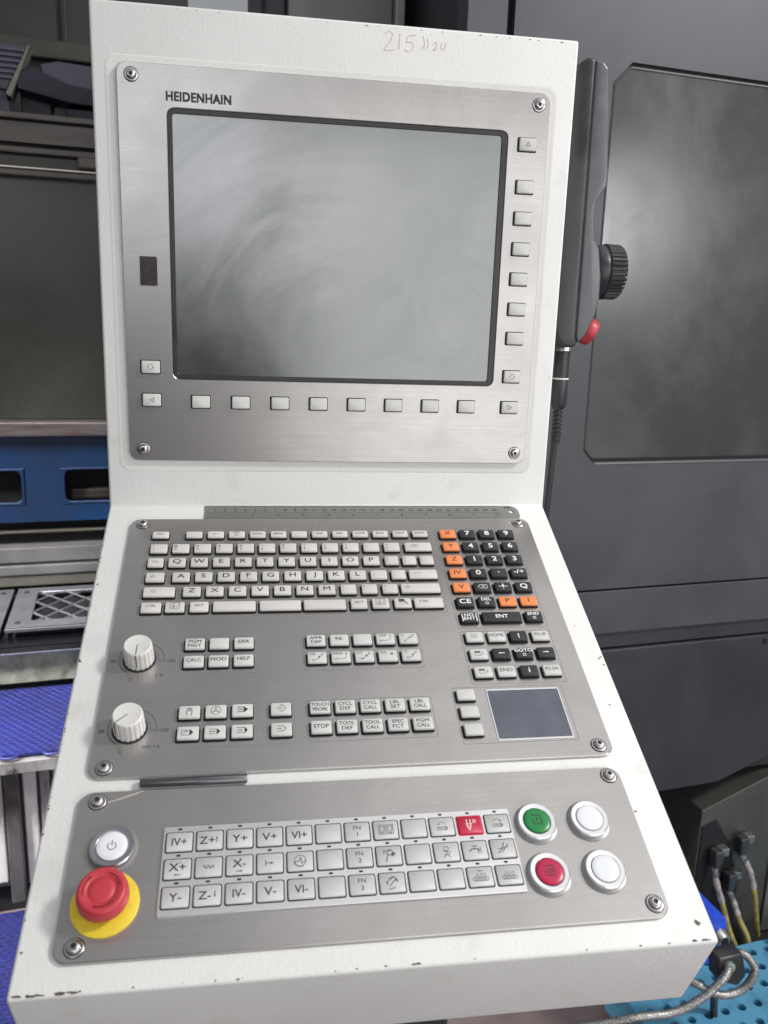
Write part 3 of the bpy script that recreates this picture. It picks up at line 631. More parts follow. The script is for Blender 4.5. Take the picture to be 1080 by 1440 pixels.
# ---- override knobs
def knob(x, v, ang, names):
    M = FL @ T(x, -v, PT)
    bm = bmesh.new(); lathe(bm, [(13.4, 0), (13.4, .5), (12.8, .8)], 40)
    k0 = link("knob", None or mesh("knob_skirt", bm, 40), [M_gap], console, M)
    bm = bmesh.new(); n = 108
    def R(r, dep, z): return ([((r - dep * max(0, math.cos(18 * 2 * math.pi * i / n)) ** 3) * math.cos(2 * math.pi * i / n), (r - dep * max(0, math.cos(18 * 2 * math.pi * i / n)) ** 3) * math.sin(2 * math.pi * i / n)) for i in range(n)], z)
    loft(bm, [R(12.0, .9, .9), R(11.5, .9, 15.5), R(11.3, .45, 17.6), R(10.9, .1, 18.3), R(10.2, 0, 18.7), R(9.4, 0, 18.5)])
    link("knob_cap", mesh("knob_cap", bm, 38), [M_knob], k0, M)
    d = Draw(18.75); c, s = math.cos(ang), math.sin(ang)
    d.line([(0, 0), (10 * c, 10 * s)], .5)
    link("pointer_line", d.mesh(), [M_ink], k0, M)
    bm = bmesh.new(); z0, z1 = 1, 18
    px, py = -s * .3, c * .3; r = 11.9
    loft(bm, [([(r * c - px, r * s - py), (r * c + px, r * s + py), ((r - 1) * c + px, (r - 1) * s + py), ((r - 1) * c - px, (r - 1) * s - py)], z) for z in (z0, z1)])
    link("pointer_mark", mesh("pointer_mark", bm), [M_ink], k0, M)
    d = Draw(.08)                                # printed scale: a band that widens clockwise
    d.arc(0, 0, 15.2, -5, 240, .4, 30)
    pts = []
    for i in range(31):
        a = 240 - (245) * i / 30; r = 15.4 + 4.6 * (i / 30); pts.append((r * math.cos(math.radians(a)), r * math.sin(math.radians(a))))
    d.line(pts, .4); d.line([(15.2 * math.cos(math.radians(-5)), 15.2 * math.sin(math.radians(-5))), pts[-1]], .45)
    d.text("150", 25.6, -2, 2.8, sx=1.2); d.text("50", -20.5, -1, 2.8, sx=1.1); d.text("0", -5, -20.2, 2.8)
    d.text(names, 17, -16.5, 2.8, sx=1.15)
    link("dial_scale", d.mesh(), [M_inkg], console, M)
knob(-174.2, 201.8, math.radians(-92), "S %")
knob(-174.4, 269.4, math.radians(222), "WW F %")

# ---- round buttons
def button(x, v, ro, ri, lens, ic=None, ink=None, name="push_button", lab=None):
    M = FL @ T(x, -v, PT)
    bm = bmesh.new(); lathe(bm, [(ro + 1.9, 0), (ro + 1.9, .4), (ro + 1.2, .7), (ro + .5, .9)], 48); g = link(name, mesh("g", bm, 40), [M_gasket], console, M)
    if lab: g['label'] = lab
    bm = bmesh.new(); lathe(bm, [(ro, .5), (ro, 4.0), (ro - .8, 4.8), (ri + .8, 4.6), (ri + .3, 4.2)], 48); link("button_ring", mesh("r", bm, 30), [M_ring], g, M)
    bm = bmesh.new(); lathe(bm, [(ri + .25, 4.15), (ri + .25, 4.3)], 40); link("button_gap", mesh("q", bm, 40), [M_groove if lens is M_lensw else M_gap], g, M)
    bm = bmesh.new(); lathe(bm, [(ri - .2, 4.2), (ri - .2, 4.9), (ri - .8, 5.2), (ri * .6, 5.4)], 40); link("button_lens", mesh("l", bm, 40), [lens], g, M)
    if ic: legend([('i', ic, 0, 0, 1.05)], 5.45, ink, g, M)
button(120.4, 365.0, 14, 9.7, M_lensg, 'io_on', M_ink, lab="push button with a green lens")
button(119.7, 402.8, 14, 9.7, M_lensr, 'io_off', M_ink, lab="push button with a red lens")
button(160.2, 365.2, 14, 9.7, M_lensw, lab="upper push button with a plain white lens")
button(159.7, 403.3, 14, 9.7, M_lensw, lab="lower push button with a plain white lens")
M_ring_keep = M_ring; M_ring = mat("grey_satin_ring_metal", (.50, .50, .53), .3, 1); M_gasket = M_groove
button(-174.6, 365.4, 14.6, 10.2, M_lensw, 'power', M_ink, name="power_button", lab="white power button in a silver ring")

# ---- emergency stop
M = FL @ T(-174.6, -402.2, PT)
bm = bmesh.new(); lathe(bm, [(21.3, 0), (21.3, 1.3), (20.8, 1.6), (10, 1.6)], 56); es = link("emergency_stop", mesh("e", bm, 40), [M_yel], console, M)
bm = bmesh.new(); lathe(bm, [(10.5, 1.5), (10.5, 9)], 40); link("stop_neck", mesh("n", bm, 40), [M_red], es, M)
bm = bmesh.new()
lathe(bm, [(12.5, 6.5), (15.2, 7.8), (16.0, 9.6), (16.1, 14), (15.7, 17.5), (14.6, 19.6), (13.4, 20.4), (12.6, 20.3), (9.2, 20.0), (8.8, 19.6), (8.2, 19.6), (7.7, 20.1), (5, 20.5)], 64)
link("stop_mushroom", mesh("m", bm, 45), [M_red], es, M)
d = Draw(20.42)
for a0 in (15, 135, 255):
    d.arc(0, 0, 11.1, a0, a0 + 62, .7, 10)
    a = math.radians(a0); d.fill([(11.1 * math.cos(a) + 1.3 * math.cos(a + q), 11.1 * math.sin(a) + 1.3 * math.sin(a + q)) for q in (.3, 2.2, 4.4)])
link("turn_arrows", d.mesh(), [mat("dark_red_ink", (.16, .01, .015), .5)], es, M)

# ---- machine function block: bright frame with 12 x 3 membrane keys and LED slots
bm = bmesh.new(); plate(bm, 244.2, 61.4, 1.2, PT, PT + 1.7, .4, -19.9, -383)
fr = link("key_block_frame", mesh("kf", bm), [M_alu], console, FL)
def tb(s, h=4.4, y=0, x=0, **k): return ('t', s, x, y, h, k)
blk = [[[tb("IV+", sx=1)], [tb("Z+", x=-1.6), ('i', 'up', 4.8, .5, .75)], [tb("Y+")], [tb("V+")], [tb("VI+", sx=1)], (), [tb("FN", 2.4, 2.6), tb("1", 2.6, -2.2)], [('i', 'door', 0, 0, .95)], (), [('i', 'spin_l', 0, 0, .95)], [('i', 'spin_off', 0, 0, 1)], [('i', 'spin_r', 0, 0, .95)]],
       [[tb("X+", y=1.2), tb("'", 2.6, 4.2, 1.6), ('i', 'left', 0, -4.2, .75)], [('i', 'wave', 0, 0, 1)], [tb("X-", y=1.2), tb("'", 2.6, 4.2, .6), ('i', 'right', 0, -4.2, .75)], [('i', 'ref', 0, 0, .85)], [('i', 'osc', 0, .3, 1)], (), [tb("FN", 2.4, 2.6), tb("2", 2.6, -2.2)], [('i', 'tool', 0, 0, 1)], (), [('i', 'person', 0, 0, 1)], [('i', 'tap', 0, 0, .9)], [('i', 'chips', 0, 0, 1)]],
       [[tb("Y-")], [tb("Z-", x=-1.6), ('i', 'down', 4.8, .5, .75)], [tb("IV-", sx=1)], [tb("V-")], [tb("VI-", sx=1)], (), [tb("FN", 2.4, 2.6), tb("3", 2.6, -2.2)], [('i', 'swap', 0, 0, 1.1)], (), (), [('i', 'conv_l', 0, .4, .95)], [('i', 'conv', 0, .4, .95)]]]
bmk = bmesh.new()
loft(bmk, [(rr(18.8, 15.0, 1.5, 3), .02), (rr(18.8, 15.0, 1.5, 3), .16)], mi=1)
loft(bmk, [(rr(17.2, 13.4, 1.2, 3), .1), (rr(17.0, 13.2, 1.2, 3), .8), (rr(16.2, 12.4, 1, 3), 1.1)], cap0=False)
MKme = mesh("membrane_key", bmk, 35); MKme.materials.append(M_keym); MKme.materials.append(M_gap)
MKr = MKme.copy(); MKr.materials.clear(); MKr.materials.append(M_keyr); MKr.materials.append(M_gap)
bml = bmesh.new(); loft(bml, [(rr(2.6, 1.3, .2, 1), .02), (rr(2.6, 1.3, .2, 1), .2)]); LED = mesh("led", bml)
for r, row in enumerate(blk):
    for c, it in enumerate(row):
        x, v = -131 + 20.22 * c, 363.6 + 18.95 * r
        M = FL @ T(x, -v - .6, PT + 1.7); red = (r == 0 and c == 10)
        k = link("membrane_key", MKr if red else MKme, (), console, M)
        if red: k['label'] = "red key in the top row of the key block"
        if it: legend(it, 1.1, M_inkw if red else (M_ink if c < 5 else M_inkg), k, M, 1.18, 1.08)
        link("led_slot", LED, [M_gap], console, FL @ T(x, -v + 9.0, PT + 1.7))

# ---- chips where the paint is knocked off, down to grey metal
d = bmesh.new()
def chip(bm, x, y, rx, ry, z=.15):
    n = random.randint(7, 11); ph = random.uniform(0, 6)
    vs = []
    for i in range(n):
        a = 2 * math.pi * i / n; q = random.uniform(.55, 1.15); vs.append(bm.verts.new((x + rx * q * math.cos(a), y + ry * q * math.sin(a), z)))
    bm.faces.new(vs)
for x, v, s in [(-222.3, 76, .9), (-222.6, 81.5, .9), (-220.5, 110.7, 1), (-222.2, 137, .8), (-222, 199, 1.1), (-222.6, 331, .8), (-222.6, 350, .8), (-220.8, 427, .8),
                (221.6, 210, 1.1), (219.6, 212, .8), (221.8, 219, 1.0), (213, 261, .7), (209, 172.5, .5), (200.5, 358, .8), (214.4, 441, 1.9), (196, 96, .4), (-195, 421, .7), (-188, 419, .9)]:
    chip(d, x, -v, s * 1.3, s * 1.1)
fx = [(-219, 3.4), (-213, 3), (-207, 4.2), (-193, 4.6), (-187, 3.6), (-183, 1.3), (-152, 1.0), (-123, .9), (-104, 1.2), (-91, 1.9), (-88, .8), (-31, 1.2), (-17, 1.1), (1, 1.5), (20, 3.0), (58, 1.0), (133, 1.2), (170, 1.0), (190, 1.8), (207, 2.8), (216, 3.2)]
for x, s in fx:
    for q in range(1 + int(s)):
        chip(d, x + random.uniform(-s, s) * .6, -452.2 + random.uniform(-.3, .5), s * random.uniform(.3, .7), random.uniform(.25, .55) + s * .06, .13 + q * .01)
for i in range(16):
    v = random.uniform(30, 440); chip(d, -222.4, -v, .45, random.uniform(.4, 1.1))
ch = link("paint_chips", mesh("chips", d), [mat_worn("bare_chipped_metal", (.13, .085, .08), (.035, .03, .032), .55, 260, bstr=.1)], console, FL); ch['kind'] = 'stuff'
d = bmesh.new()
for i in range(22):
    chip(d, random.uniform(-150, 222), 452.0, random.uniform(.4, 1.4), random.uniform(.25, .5), .15)
ch = link("paint_chips", mesh("chips", d), [bpy.data.materials["bare_chipped_metal"]], console, FU); ch['kind'] = 'stuff'

# ================================================================ things lying on the console
# steel ruler in the fold
ru = bmesh.new()
o_pts = []
for x, y in [(-130.8, -1.5), (-130.8, -22.3)]: o_pts.append((x, y))
o_pts += [(190, -22.3), (193.4, -21.2), (195, -18.4)] + [(195 - 9 + 9 * math.cos(a), -10.5 + 9 * math.sin(a)) for a in (0, .4, .8, 1.2, 1.57)]
hole = circ(2.7, 16, 187, -11)
vo = [ru.verts.new((x, y, z)) for z in (.3, 1.2) for x, y in o_pts]; vh = [ru.verts.new((x, y, z)) for z in (.3, 1.2) for x, y in hole]
no, nh = len(o_pts), len(hole)
for base, (a, b) in enumerate(((vo, no), (vh, nh))):
    for i in range(b): ru.faces.new((a[i], a[(i + 1) % b], a[b + (i + 1) % b], a[b + i]))
for lv in (0, 1):
    es = []
    for a, b in ((vo, no), (vh, nh)):
        for i in range(b):
            e = ru.edges.get((a[lv * b + i], a[lv * b + (i + 1) % b])); es.append(e)
    bmesh.ops.triangle_fill(ru, edges=es, use_beauty=True)
bmesh.ops.recalc_face_normals(ru, faces=ru.faces)
rul = thing("steel_ruler", "long steel ruler with engraved scales, lying in the fold above the keyboard", "ruler", (-130, 0, -5))
link("blade", mesh("blade", ru), [M_ruler], rul, FL)
d = Draw(1.26)
for i in range(0, 305):
    x = -130.8 + i; L_ = 4.2 if i % 10 == 0 else (3.2 if i % 5 == 0 else 2.2)
    d.line([(x, -1.7), (x, -1.7 - L_ + 1)], .22)
for i in range(1, 31): d.text(str(i), -130.8 + 10 * i, -8.2, 3.3)
d.line([(-130, -12.6), (176, -12.6)], .2)
for i in range(0, 12 * 16 + 1):
    x = -130.8 + 25.4 * i / 16; L_ = 3.6 if i % 16 == 0 else (2.6 if i % 4 == 0 else 1.8)
    d.line([(x, -22.1), (x, -22.1 + L_)], .22)
for i in range(1, 13): d.text(str(i), -130.8 + 25.4 * i - 3.4, -16, 2.9)
d.text("SUSI", 184, -4.4, 2.6, bold=.03)
link("engraved_scale", d.mesh(), [mat("engraved_black", (.05, .05, .05), .6)], rul, FL)

# dark rod in the groove between the plates
bm = bmesh.new(); lathe(bm, [(2.9, 0), (3.3, .6), (3.3, 75.4), (2.9, 76)], 20)
Mr = FL @ T(-162, -316.4, 3.3) @ Matrix.Rotation(math.pi / 2, 4, 'Y')
rod = link("metal_rod", mesh("rod", bm, 40), [mat_worn("gunmetal_rod", (.16, .16, .17), (.22, .22, .23), .3, 40, metal=.9, stretch=(1, 1, .05))], None, Mr)
tag(rod, "short dark grey metal rod lying in the gap between the keyboard plate and lower plate", "rod")

# ================================================================ handwheel pendant on the console's right side
hw = thing("handwheel_pendant", "black handheld handwheel pendant with ribbed dial and red stop, hung on the console's right side", "handwheel", (250, 45, 168))
bm = bmesh.new()
prism(bm, [(248.2, 443.9), (241, 445.5), (233, 440), (227.5, 430), (227.2, 190), (230, 176), (238, 168), (246, 167), (253, 170), (250.6, 180), (249.6, 300)], 11, 84, 'y', bev=3)
link("back_shell", mesh("b", bm, 40), [M_blk], hw, FZ)
bm = bmesh.new()
prism(bm, [(248.8, 443.5), (257, 442.5), (262.5, 437), (266, 400), (271.5, 338), (271, 328), (266, 320), (261.5, 314), (260.2, 302), (262.4, 278), (269, 268), (273.4, 240), (273.7, 217.6), (270.2, 200), (262, 181), (254, 172), (251.3, 180), (250.2, 300)], 13, 82, 'y', bev=2.2)
link("front_shell", mesh("f", bm, 40), [M_shell], hw, FZ)
bm = bmesh.new(); prism(bm, [(248.1, 442), (249.1, 442), (251, 181), (250, 181)], 12.5, 82.5, 'y'); link("seam_gasket", mesh("s", bm), [M_gap], hw, FZ)
Mx = FZ @ T(270, 50, 247.5) @ Matrix.Rotation(math.pi / 2, 4, 'Y')
bm = bmesh.new(); lathe(bm, [(22, 0), (22, 3), (25, 5), (27, 8), (27.4, 17), (26.5, 19)], 48); link("wheel_hub", mesh("h", bm, 40), [M_blk], hw, Mx)
bm = bmesh.new(); n = 180
def G_(r, dep, z): return ([((r - dep * (1 if (i % 5) < 2 else 0)) * math.cos(2 * math.pi * i / n), (r - dep * (1 if (i % 5) < 2 else 0)) * math.sin(2 * math.pi * i / n)) for i in range(n)], z)
loft(bm, [G_(27.5, 0, 17), G_(28.9, 0, 19), G_(28.9, 1.5, 20), G_(28.6, 1.5, 34), G_(27, .8, 36.5), G_(24, 0, 38), G_(10, 0, 38.5)])
link("hand_wheel", mesh("w", bm), [M_blk], hw, Mx)
Ms = FZ @ T(262, 50, 193) @ Matrix.Rotation(math.radians(118), 4, 'Y')
bm = bmesh.new(); lathe(bm, [(9, -4), (9, 10), (13, 11.5), (14.5, 14), (14.5, 21), (13.5, 24), (9, 25)], 36); link("stop_button", mesh("sb", bm, 40), [M_red], hw, Ms)
Mp = FZ @ T(252, 50, 167) @ Matrix.Rotation(math.pi, 4, 'X')
bm = bmesh.new(); lathe(bm, [(9.5, -3), (9.5, 0), (10, 2), (10, 4), (8.5, 5)], 28); link("plug_collar", mesh("pc", bm, 40), [M_screw], hw, Mp)
bm = bmesh.new(); lathe(bm, [(8.2, 5), (8.4, 33), (8.4, 34.5), (8.8, 36), (8.8, 62), (7, 66), (5, 68)], 28); link("cable_plug", mesh("cp", bm, 40), [M_blk], hw, Mp)
bm = bmesh.new(); lathe(bm, [(8.55, 33.4), (8.75, 33.6), (8.75, 34.8), (8.55, 35)], 28); link("plug_ring", mesh("pr", bm, 40), [M_inkw], hw, Mp)
bm = bmesh.new(); pr = []
for i in range(9): z = 66 + i * 4.6; pr += [(5.4, z), (5.4, z + 2.6), (3.6, z + 2.9), (3.6, z + 4.3)]
lathe(bm, pr, 20); link("strain_relief", mesh("sr", bm, 40), [M_cable], hw, Mp)
bm = bmesh.new(); tube(bm, spline([(251, 50, 68), (249.5, 50, 30), (248, 52, -40), (246, 60, -140), (236, 80, -260), (215, 110, -400), (215, 140, -600)], 8), 3.5, 12)
link("cable", mesh("c", bm, 60), [M_cable], hw, FZ)

# ================================================================ RIGHT MACHINE (dark grey enclosure), frame FB: along, behind, up
def bx(name, parent, q, m, bev=0, smooth=None):
    bm = bmesh.new(); box(bm, *q, bev)
    return link(name, mesh(name, bm, smooth), [m], parent, FB)
enc = thing("machine_enclosure", "big dark grey machine enclosure with a smeared door window, right of the console", "machine", (700, 600, -H))
# door panel with a chamfered window opening: built as a ring of sheet metal
bm = bmesh.new()
op = [(525, 552), (556, 583), (1180, 583), (1180, -34), (548, -34), (529, -14)]
ou = [(355.5, 552), (355.5, 1100), (1400, 1100), (1400, -261.5), (548, -261.5), (355.5, -261.5)]
ou = [(355.5, 700), (355.5, 1100), (1400, 1100), (1400, -261.5), (480, -261.5), (355.5, -180)]
ou[5] = (355.5, -261.5); ou[4] = (560, -261.5)
A = [bm.verts.new((x, 400, z)) for x, z in op]; B = [bm.verts.new((x, 400, z)) for x, z in ou]
A2 = [bm.verts.new((x, 412, z)) for x, z in op]; B2 = [bm.verts.new((x, 412, z)) for x, z in ou]
for i in range(6):
    j = (i + 1) % 6
    bm.faces.new((A[i], A[j], B[j], B[i])); bm.faces.new((A[i], A2[i], A2[j], A[j])); bm.faces.new((B[i], B[j], B2[j], B2[i])); bm.faces.new((A2[i], B2[i], B2[j], A2[j]))
bmesh.ops.recalc_face_normals(bm, faces=bm.faces)
link("door_panel", mesh("dp", bm), [M_enc], enc, FB)
bm = bmesh.new(); prism(bm, [(x, z) for x, z in [(520, 556), (552, 590), (1190, 590), (1190, -40), (545, -40), (522, -16)]], 406, 411.5, 'y')
link("window_pane", mesh("wp", bm), [M_win], enc, FB)
bm = bmesh.new(); ring = [bm.verts.new((x, y, z)) for k, y in ((0, 405.9), (1, 405.9), (1, 404)) for x, z in [(525 - 0 + (7 if k else 0), 552 - (2 if k else 0)), (556 + (3 if k else 0), 583 - (7 if k else 0)), (1180, 583 - (7 if k else 0)), (1180, -34 + (6 if k else 0)), (548 + (2 if k else 0), -34 + (6 if k else 0)), (529 + (6 if k else 0), -14 + (2 if k else 0))]]
for i in range(6):
    j = (i + 1) % 6; bm.faces.new((ring[i], ring[j], ring[12 + j], ring[12 + i])); bm.faces.new((ring[6 + i], ring[6 + j], ring[12 + j], ring[12 + i]))
link("window_seal", mesh("ws", bm), [mat("rubber_seal", (.02, .02, .021), .5)], enc, FB)
bx("window_lip", enc, (552, 1178, 398.6, 399.8, -37.5, -34.5), mat("pale_lip_metal", (.22, .22, .23), .35, .5))  # paler strip along the window's lower edge
bx("side_strip", enc, (282, 344, 400, 440, -600, 1100), M_enc, 1)
bx("seam_channel", enc, (344, 356, 414, 436, -600, 1100), M_black)
bx("seam_channel", enc, (356, 1400, 416, 430, -268, -255), M_black)
bx("middle_band", enc, (282, 1400, 402, 440, -347.5, -266.5), M_enc, 1.5)
bm = bmesh.new(); prism(bm, [(282, -348.5), (860, -350), (940, -346), (1000, -336), (1400, -320), (1400, -376.5), (282, -376.5)], 408, 440, 'y'); 
link("recessed_band", mesh("rb", bm), [M_encd], enc, FB)
bm = bmesh.new(); prism(bm, [(282, -380.5), (1400, -380.5), (1400, -560), (1030, -640), (900, -686), (282, -690)], 402, 440, 'y', bev=1.5, seg=2)
lp = link("lower_panel", mesh("lp", bm), [M_encd], enc, FB)
bm = bmesh.new(); lathe(bm, [(5.5, 0), (5.5, 1.2)], 20); link("bolt_hole", mesh("bh", bm), [M_black], enc, FB @ T(967, 401.5, -393) @ Matrix.Rotation(math.pi / 2, 4, 'X'))
bx("enclosure_core", enc, (290, 1390, 441, 1300, -690, 1080), M_encd)
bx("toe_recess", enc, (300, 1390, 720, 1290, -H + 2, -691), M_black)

M_cabp = mat_worn('pale_grey_sheet', (.16, .16, .15), (.10, .10, .095), .5, 8)
# gray green box with connectors under the machine
gb = thing("terminal_box", "dark grey-green steel box standing under the machine at the lower right", "box", (960, 720, -H + 1))
bm = bmesh.new(); prism(bm, [(893, -764), (1044, -711), (1300, -700), (1300, -H + 5), (893, -H + 5)], 424, 700, 'y', bev=2)
link("box_body", mesh("bb", bm), [mat_worn("grey_green_steel", (.05, .052, .047), (.07, .072, .064), .45, 6)], gb, FB)
bm = bmesh.new(); prism(bm, [(897, -800), (930, -790), (968, -846), (1004, -940), (1015, -1140), (897, -1140)], 421, 426, 'y'); link('dark_opening', mesh('do', bm), [M_black], gb, FB)
bx('pale_edge', gb, (1084, 1120, 418, 423, -1085, -880), M_cabp, 1)
def connector(u, z, blk2, pts, label):
    t = thing("elbow_connector", label, "connector", (FB @ Vector((u * MM, 424 * MM, 0)))[:] and tuple(Vector((FB @ Vector((u * MM, .424, 0)))[:]) / MM)[:2] + (z,), "elbow connectors on the terminal box")
    bm = bmesh.new(); box(bm, u - 2, u + 20, 404, 423, z - 9, z + 9, 2); link("socket_block", mesh("sb", bm), [mat_worn("dull_zinc", (.35, .35, .34), (.15, .15, .15), .35, 60, metal=.8)], t, FB)
    bm = bmesh.new(); prism(bm, [(u - 22, z + 12), (u - 1, z + 12), (u - 1, z - 10), (u - 6, z - 26), (u - 20, z - 26)], 394, 416, 'y', bev=2.5); link("elbow", mesh("eb", bm), [M_blk], t, FB)
    a = Vector((u - 13, 405, z - 26)); P_ = [a] + [Vector(p) for p in pts]
    sp = spline([tuple(p) for p in P_], 8); k = int(len(sp) * .45)
    bm = bmesh.new(); lathe(bm, [(8, 0), (8, 8), (6, 9), (6, 12), (8, 13), (8, 20), (6.5, 22)], 16)
    q = (Vector(sp[3]) - Vector(sp[0])).to_track_quat('Z', 'Y').to_matrix().to_4x4()
    link("coupling_nut", mesh("cn", bm, 40), [bpy.data.materials["dull_zinc"]], t, FB @ T(*sp[0]) @ q)
    bm = bmesh.new(); tube(bm, sp[:k + 1], 6, 10, lambda s: 6.5 + .7 * math.sin(s * 22)); link("clear_hose", mesh("ch", bm, 60), [mat_worn("cloudy_hose", (.42, .36, .36), (.16, .14, .14), .25, 90)], t, FB)
    bm = bmesh.new(); tube(bm, sp[k:], 5.5, 10); link("yellow_sleeve", mesh("ys", bm, 60), [mat_worn("dirty_yellow_sleeve", (.42, .34, .10), (.22, .18, .07), .5, 60)], t, FB)
connector(998, -838, 1, [(1010, 398, -905), (1026, 392, -960), (1044, 396, -1020), (1060, 400, -1075)], "rightmost and highest black elbow connector with yellow-sleeved hose on the grey-green box")
connector(938, -858, 1, [(928, 398, -915), (945, 385, -975), (962, 375, -1030), (985, 372, -1075)], "leftmost thin black elbow connector with yellow-sleeved hose on the grey-green box")
connector(980, -920, 1, [(980, 398, -975), (990, 385, -1010), (1004, 368, -1050), (992, 350, -1095)], "lowest black elbow connector with yellow-sleeved hose, between the other two")

# bright blue bracket with fitting
bb = thing("blue_bracket", "bright blue steel bracket with a chrome fitting, just behind the console's lower right corner", "bracket", (770, 370, -960))
M_blue = mat_worn("bright_blue_enamel", (.03, .10, .80), (.02, .07, .55), .38, 14)
bm = bmesh.new(); prism(bm, [(700, -822), (757, -838), (826, -868), (847, -960), (700, -960)], 252, 256, 'y', bev=.8); link("front_plate", mesh("fp", bm), [M_blue], bb, FB)
bm = bmesh.new(); prism(bm, [(690, -812), (752, -821), (826, -868), (822, -872), (757, -838), (700, -824)], 256, 330, 'y'); link("top_plate", mesh("tp", bm), [M_blue], bb, FB)
bm = bmesh.new(); lathe(bm, [(17, 0), (17, 3), (15, 6), (13, 14), (11, 16), (8.5, 16)], 24); link("fitting", mesh("ft", bm, 40), [M_screw], bb, FB @ T(815, 251, -903) @ Matrix.Rotation(math.pi / 2, 4, 'X'))
bm = bmesh.new(); lathe(bm, [(8.5, 0), (8.5, .6)], 24); link("fitting_bore", mesh("fb", bm, 40), [M_black], bb, FB @ T(815, 234.9, -903) @ Matrix.Rotation(math.pi / 2, 4, 'X'))

# braided hoses
def mat_hose():
    m = mat("braided_steel_hose", (.34, .34, .33), .34, .55)
    v = coords(m); n1 = noise(m, v, 500, 2); L(m, mix(m, ramp(m, n1, [(.4, 0.0), (.6, 1.0)]), (.44, .44, .43), (.12, .12, .12)), P(m)['Base Color']); L(m, bump(m, n1, .5, .001), P(m)['Normal']); return m
M_hose = mat_hose()
bm = bmesh.new(); tube(bm, spline([(440, 190, -955), (520, 165, -938), (574, 150, -925), (640, 142, -925), (690, 140, -908), (730, 143, -885), (750, 152, -875), (757, 172, -872)], 8), 7, 14)
tag(link("braided_hose", mesh("h1", bm, 60), [M_hose], None, FB), "front grey braided hose running from under the console up to the black valve block", "hose", "braided hoses on the floor")
bm = bmesh.new(); tube(bm, spline([(600, 210, -870), (655, 195, -885), (705, 175, -912), (745, 155, -928), (785, 150, -922), (806, 150, -895), (806, 155, -882), (799, 163, -870), (788, 172, -866), (778, 180, -876), (772, 182, -886)], 8), 7, 14)
tag(link("braided_hose", mesh("h2", bm, 60), [M_hose], None, FB), "rear grey braided hose bending in a wide loop over the blue pallet", "hose", "braided hoses on the floor")
vb = thing("valve_block", "small black valve block with a pale green button between the two braided hoses", "valve", (800, 290, -905))
bm = bmesh.new(); prism(bm, [(735, -858), (785, -858), (800, -905), (785, -925), (742, -905)], 160, 190, 'y', bev=4); link("valve_body", mesh("vb", bm, 40), [M_blk], vb, FB)
bm = bmesh.new(); lathe(bm, [(10, 0), (10, 6), (7, 8)], 20); link("valve_button", mesh("vbt", bm, 40), [mat("pale_green_plastic", (.22, .30, .24), .4)], vb, FB @ T(757, 160, -877) @ Matrix.Rotation(math.pi / 2, 4, 'X'))
bm = bmesh.new(); tube(bm, spline([(778, 190, -915), (790, 215, -980), (800, 225, -1020), (805, 225, -1052)], 5), 7, 10); link("valve_stem", mesh("vs", bm, 60), [M_blk], vb, FB)

# blue perforated plastic pallet (real holes)
M_pal = mat_worn("sky_blue_plastic", (.10, .32, .50), (.018, .075, .14), .42, 16, bstr=.15, lo=.5, hi=.8)
pal = thing("plastic_pallet", "sky blue perforated plastic pallet on the floor at the lower right", "pallet", (930, 380, -H))
bm = bmesh.new(); cell = 37; x0, y0 = 668, 60; nx, ny = 15, 8; ztop = -1050
for i in range(nx):
    for j in range(ny):
        cx, cy = x0 + cell * (i + .5) + (6 if j % 2 else -4), y0 + cell * (j + .5)
        sq = [(x0 + cell * (i + 1), cy), (x0 + cell * (i + 1), y0 + cell * (j + 1)), (cx, y0 + cell * (j + 1)), (x0 + cell * i, y0 + cell * (j + 1)), (x0 + cell * i, cy), (x0 + cell * i, y0 + cell * j), (cx, y0 + cell * j), (x0 + cell * (i + 1), y0 + cell * j)]
        n = 16; c_ = [(cx + 8.8 * math.cos(2 * math.pi * k / n), cy + 8.8 * math.sin(2 * math.pi * k / n)) for k in range(n)]
        t_ = [bm.verts.new((*p, ztop)) for p in c_]; b_ = [bm.verts.new((*p, ztop - 22)) for p in c_]; s_ = [bm.verts.new((*p, ztop)) for p in sq]
        for k in range(n): bm.faces.new((t_[(k + 1) % n], t_[k], b_[k], b_[(k + 1) % n]))
        for k in range(8):
            bm.faces.new((s_[k], s_[(k + 1) % 8], t_[(2 * k + 2) % n], t_[(2 * k + 1) % n], t_[2 * k]))
bmesh.ops.remove_doubles(bm, verts=bm.verts, dist=.01)
link("deck", mesh("deck", bm), [M_pal], pal, FB)
for q in ((x0 - 4, x0, y0, y0 + cell * ny), (x0 + cell * nx, x0 + cell * nx + 4, y0, y0 + cell * ny), (x0 - 4, x0 + cell * nx + 4, y0 - 4, y0), (x0 - 4, x0 + cell * nx + 4, y0 + cell * ny, y0 + cell * ny + 4)):
    bx("edge_wall", pal, (*q, -1125, ztop + 1), M_pal)
bx("raised_rim", pal, (1046, 1222, 330, 352, ztop + 2, ztop + 36), M_pal, 4)
for u in (700, 960, 1200): bx("foot", pal, (u, u + 70, 60, 370, -H + 1, -1076), M_pal)

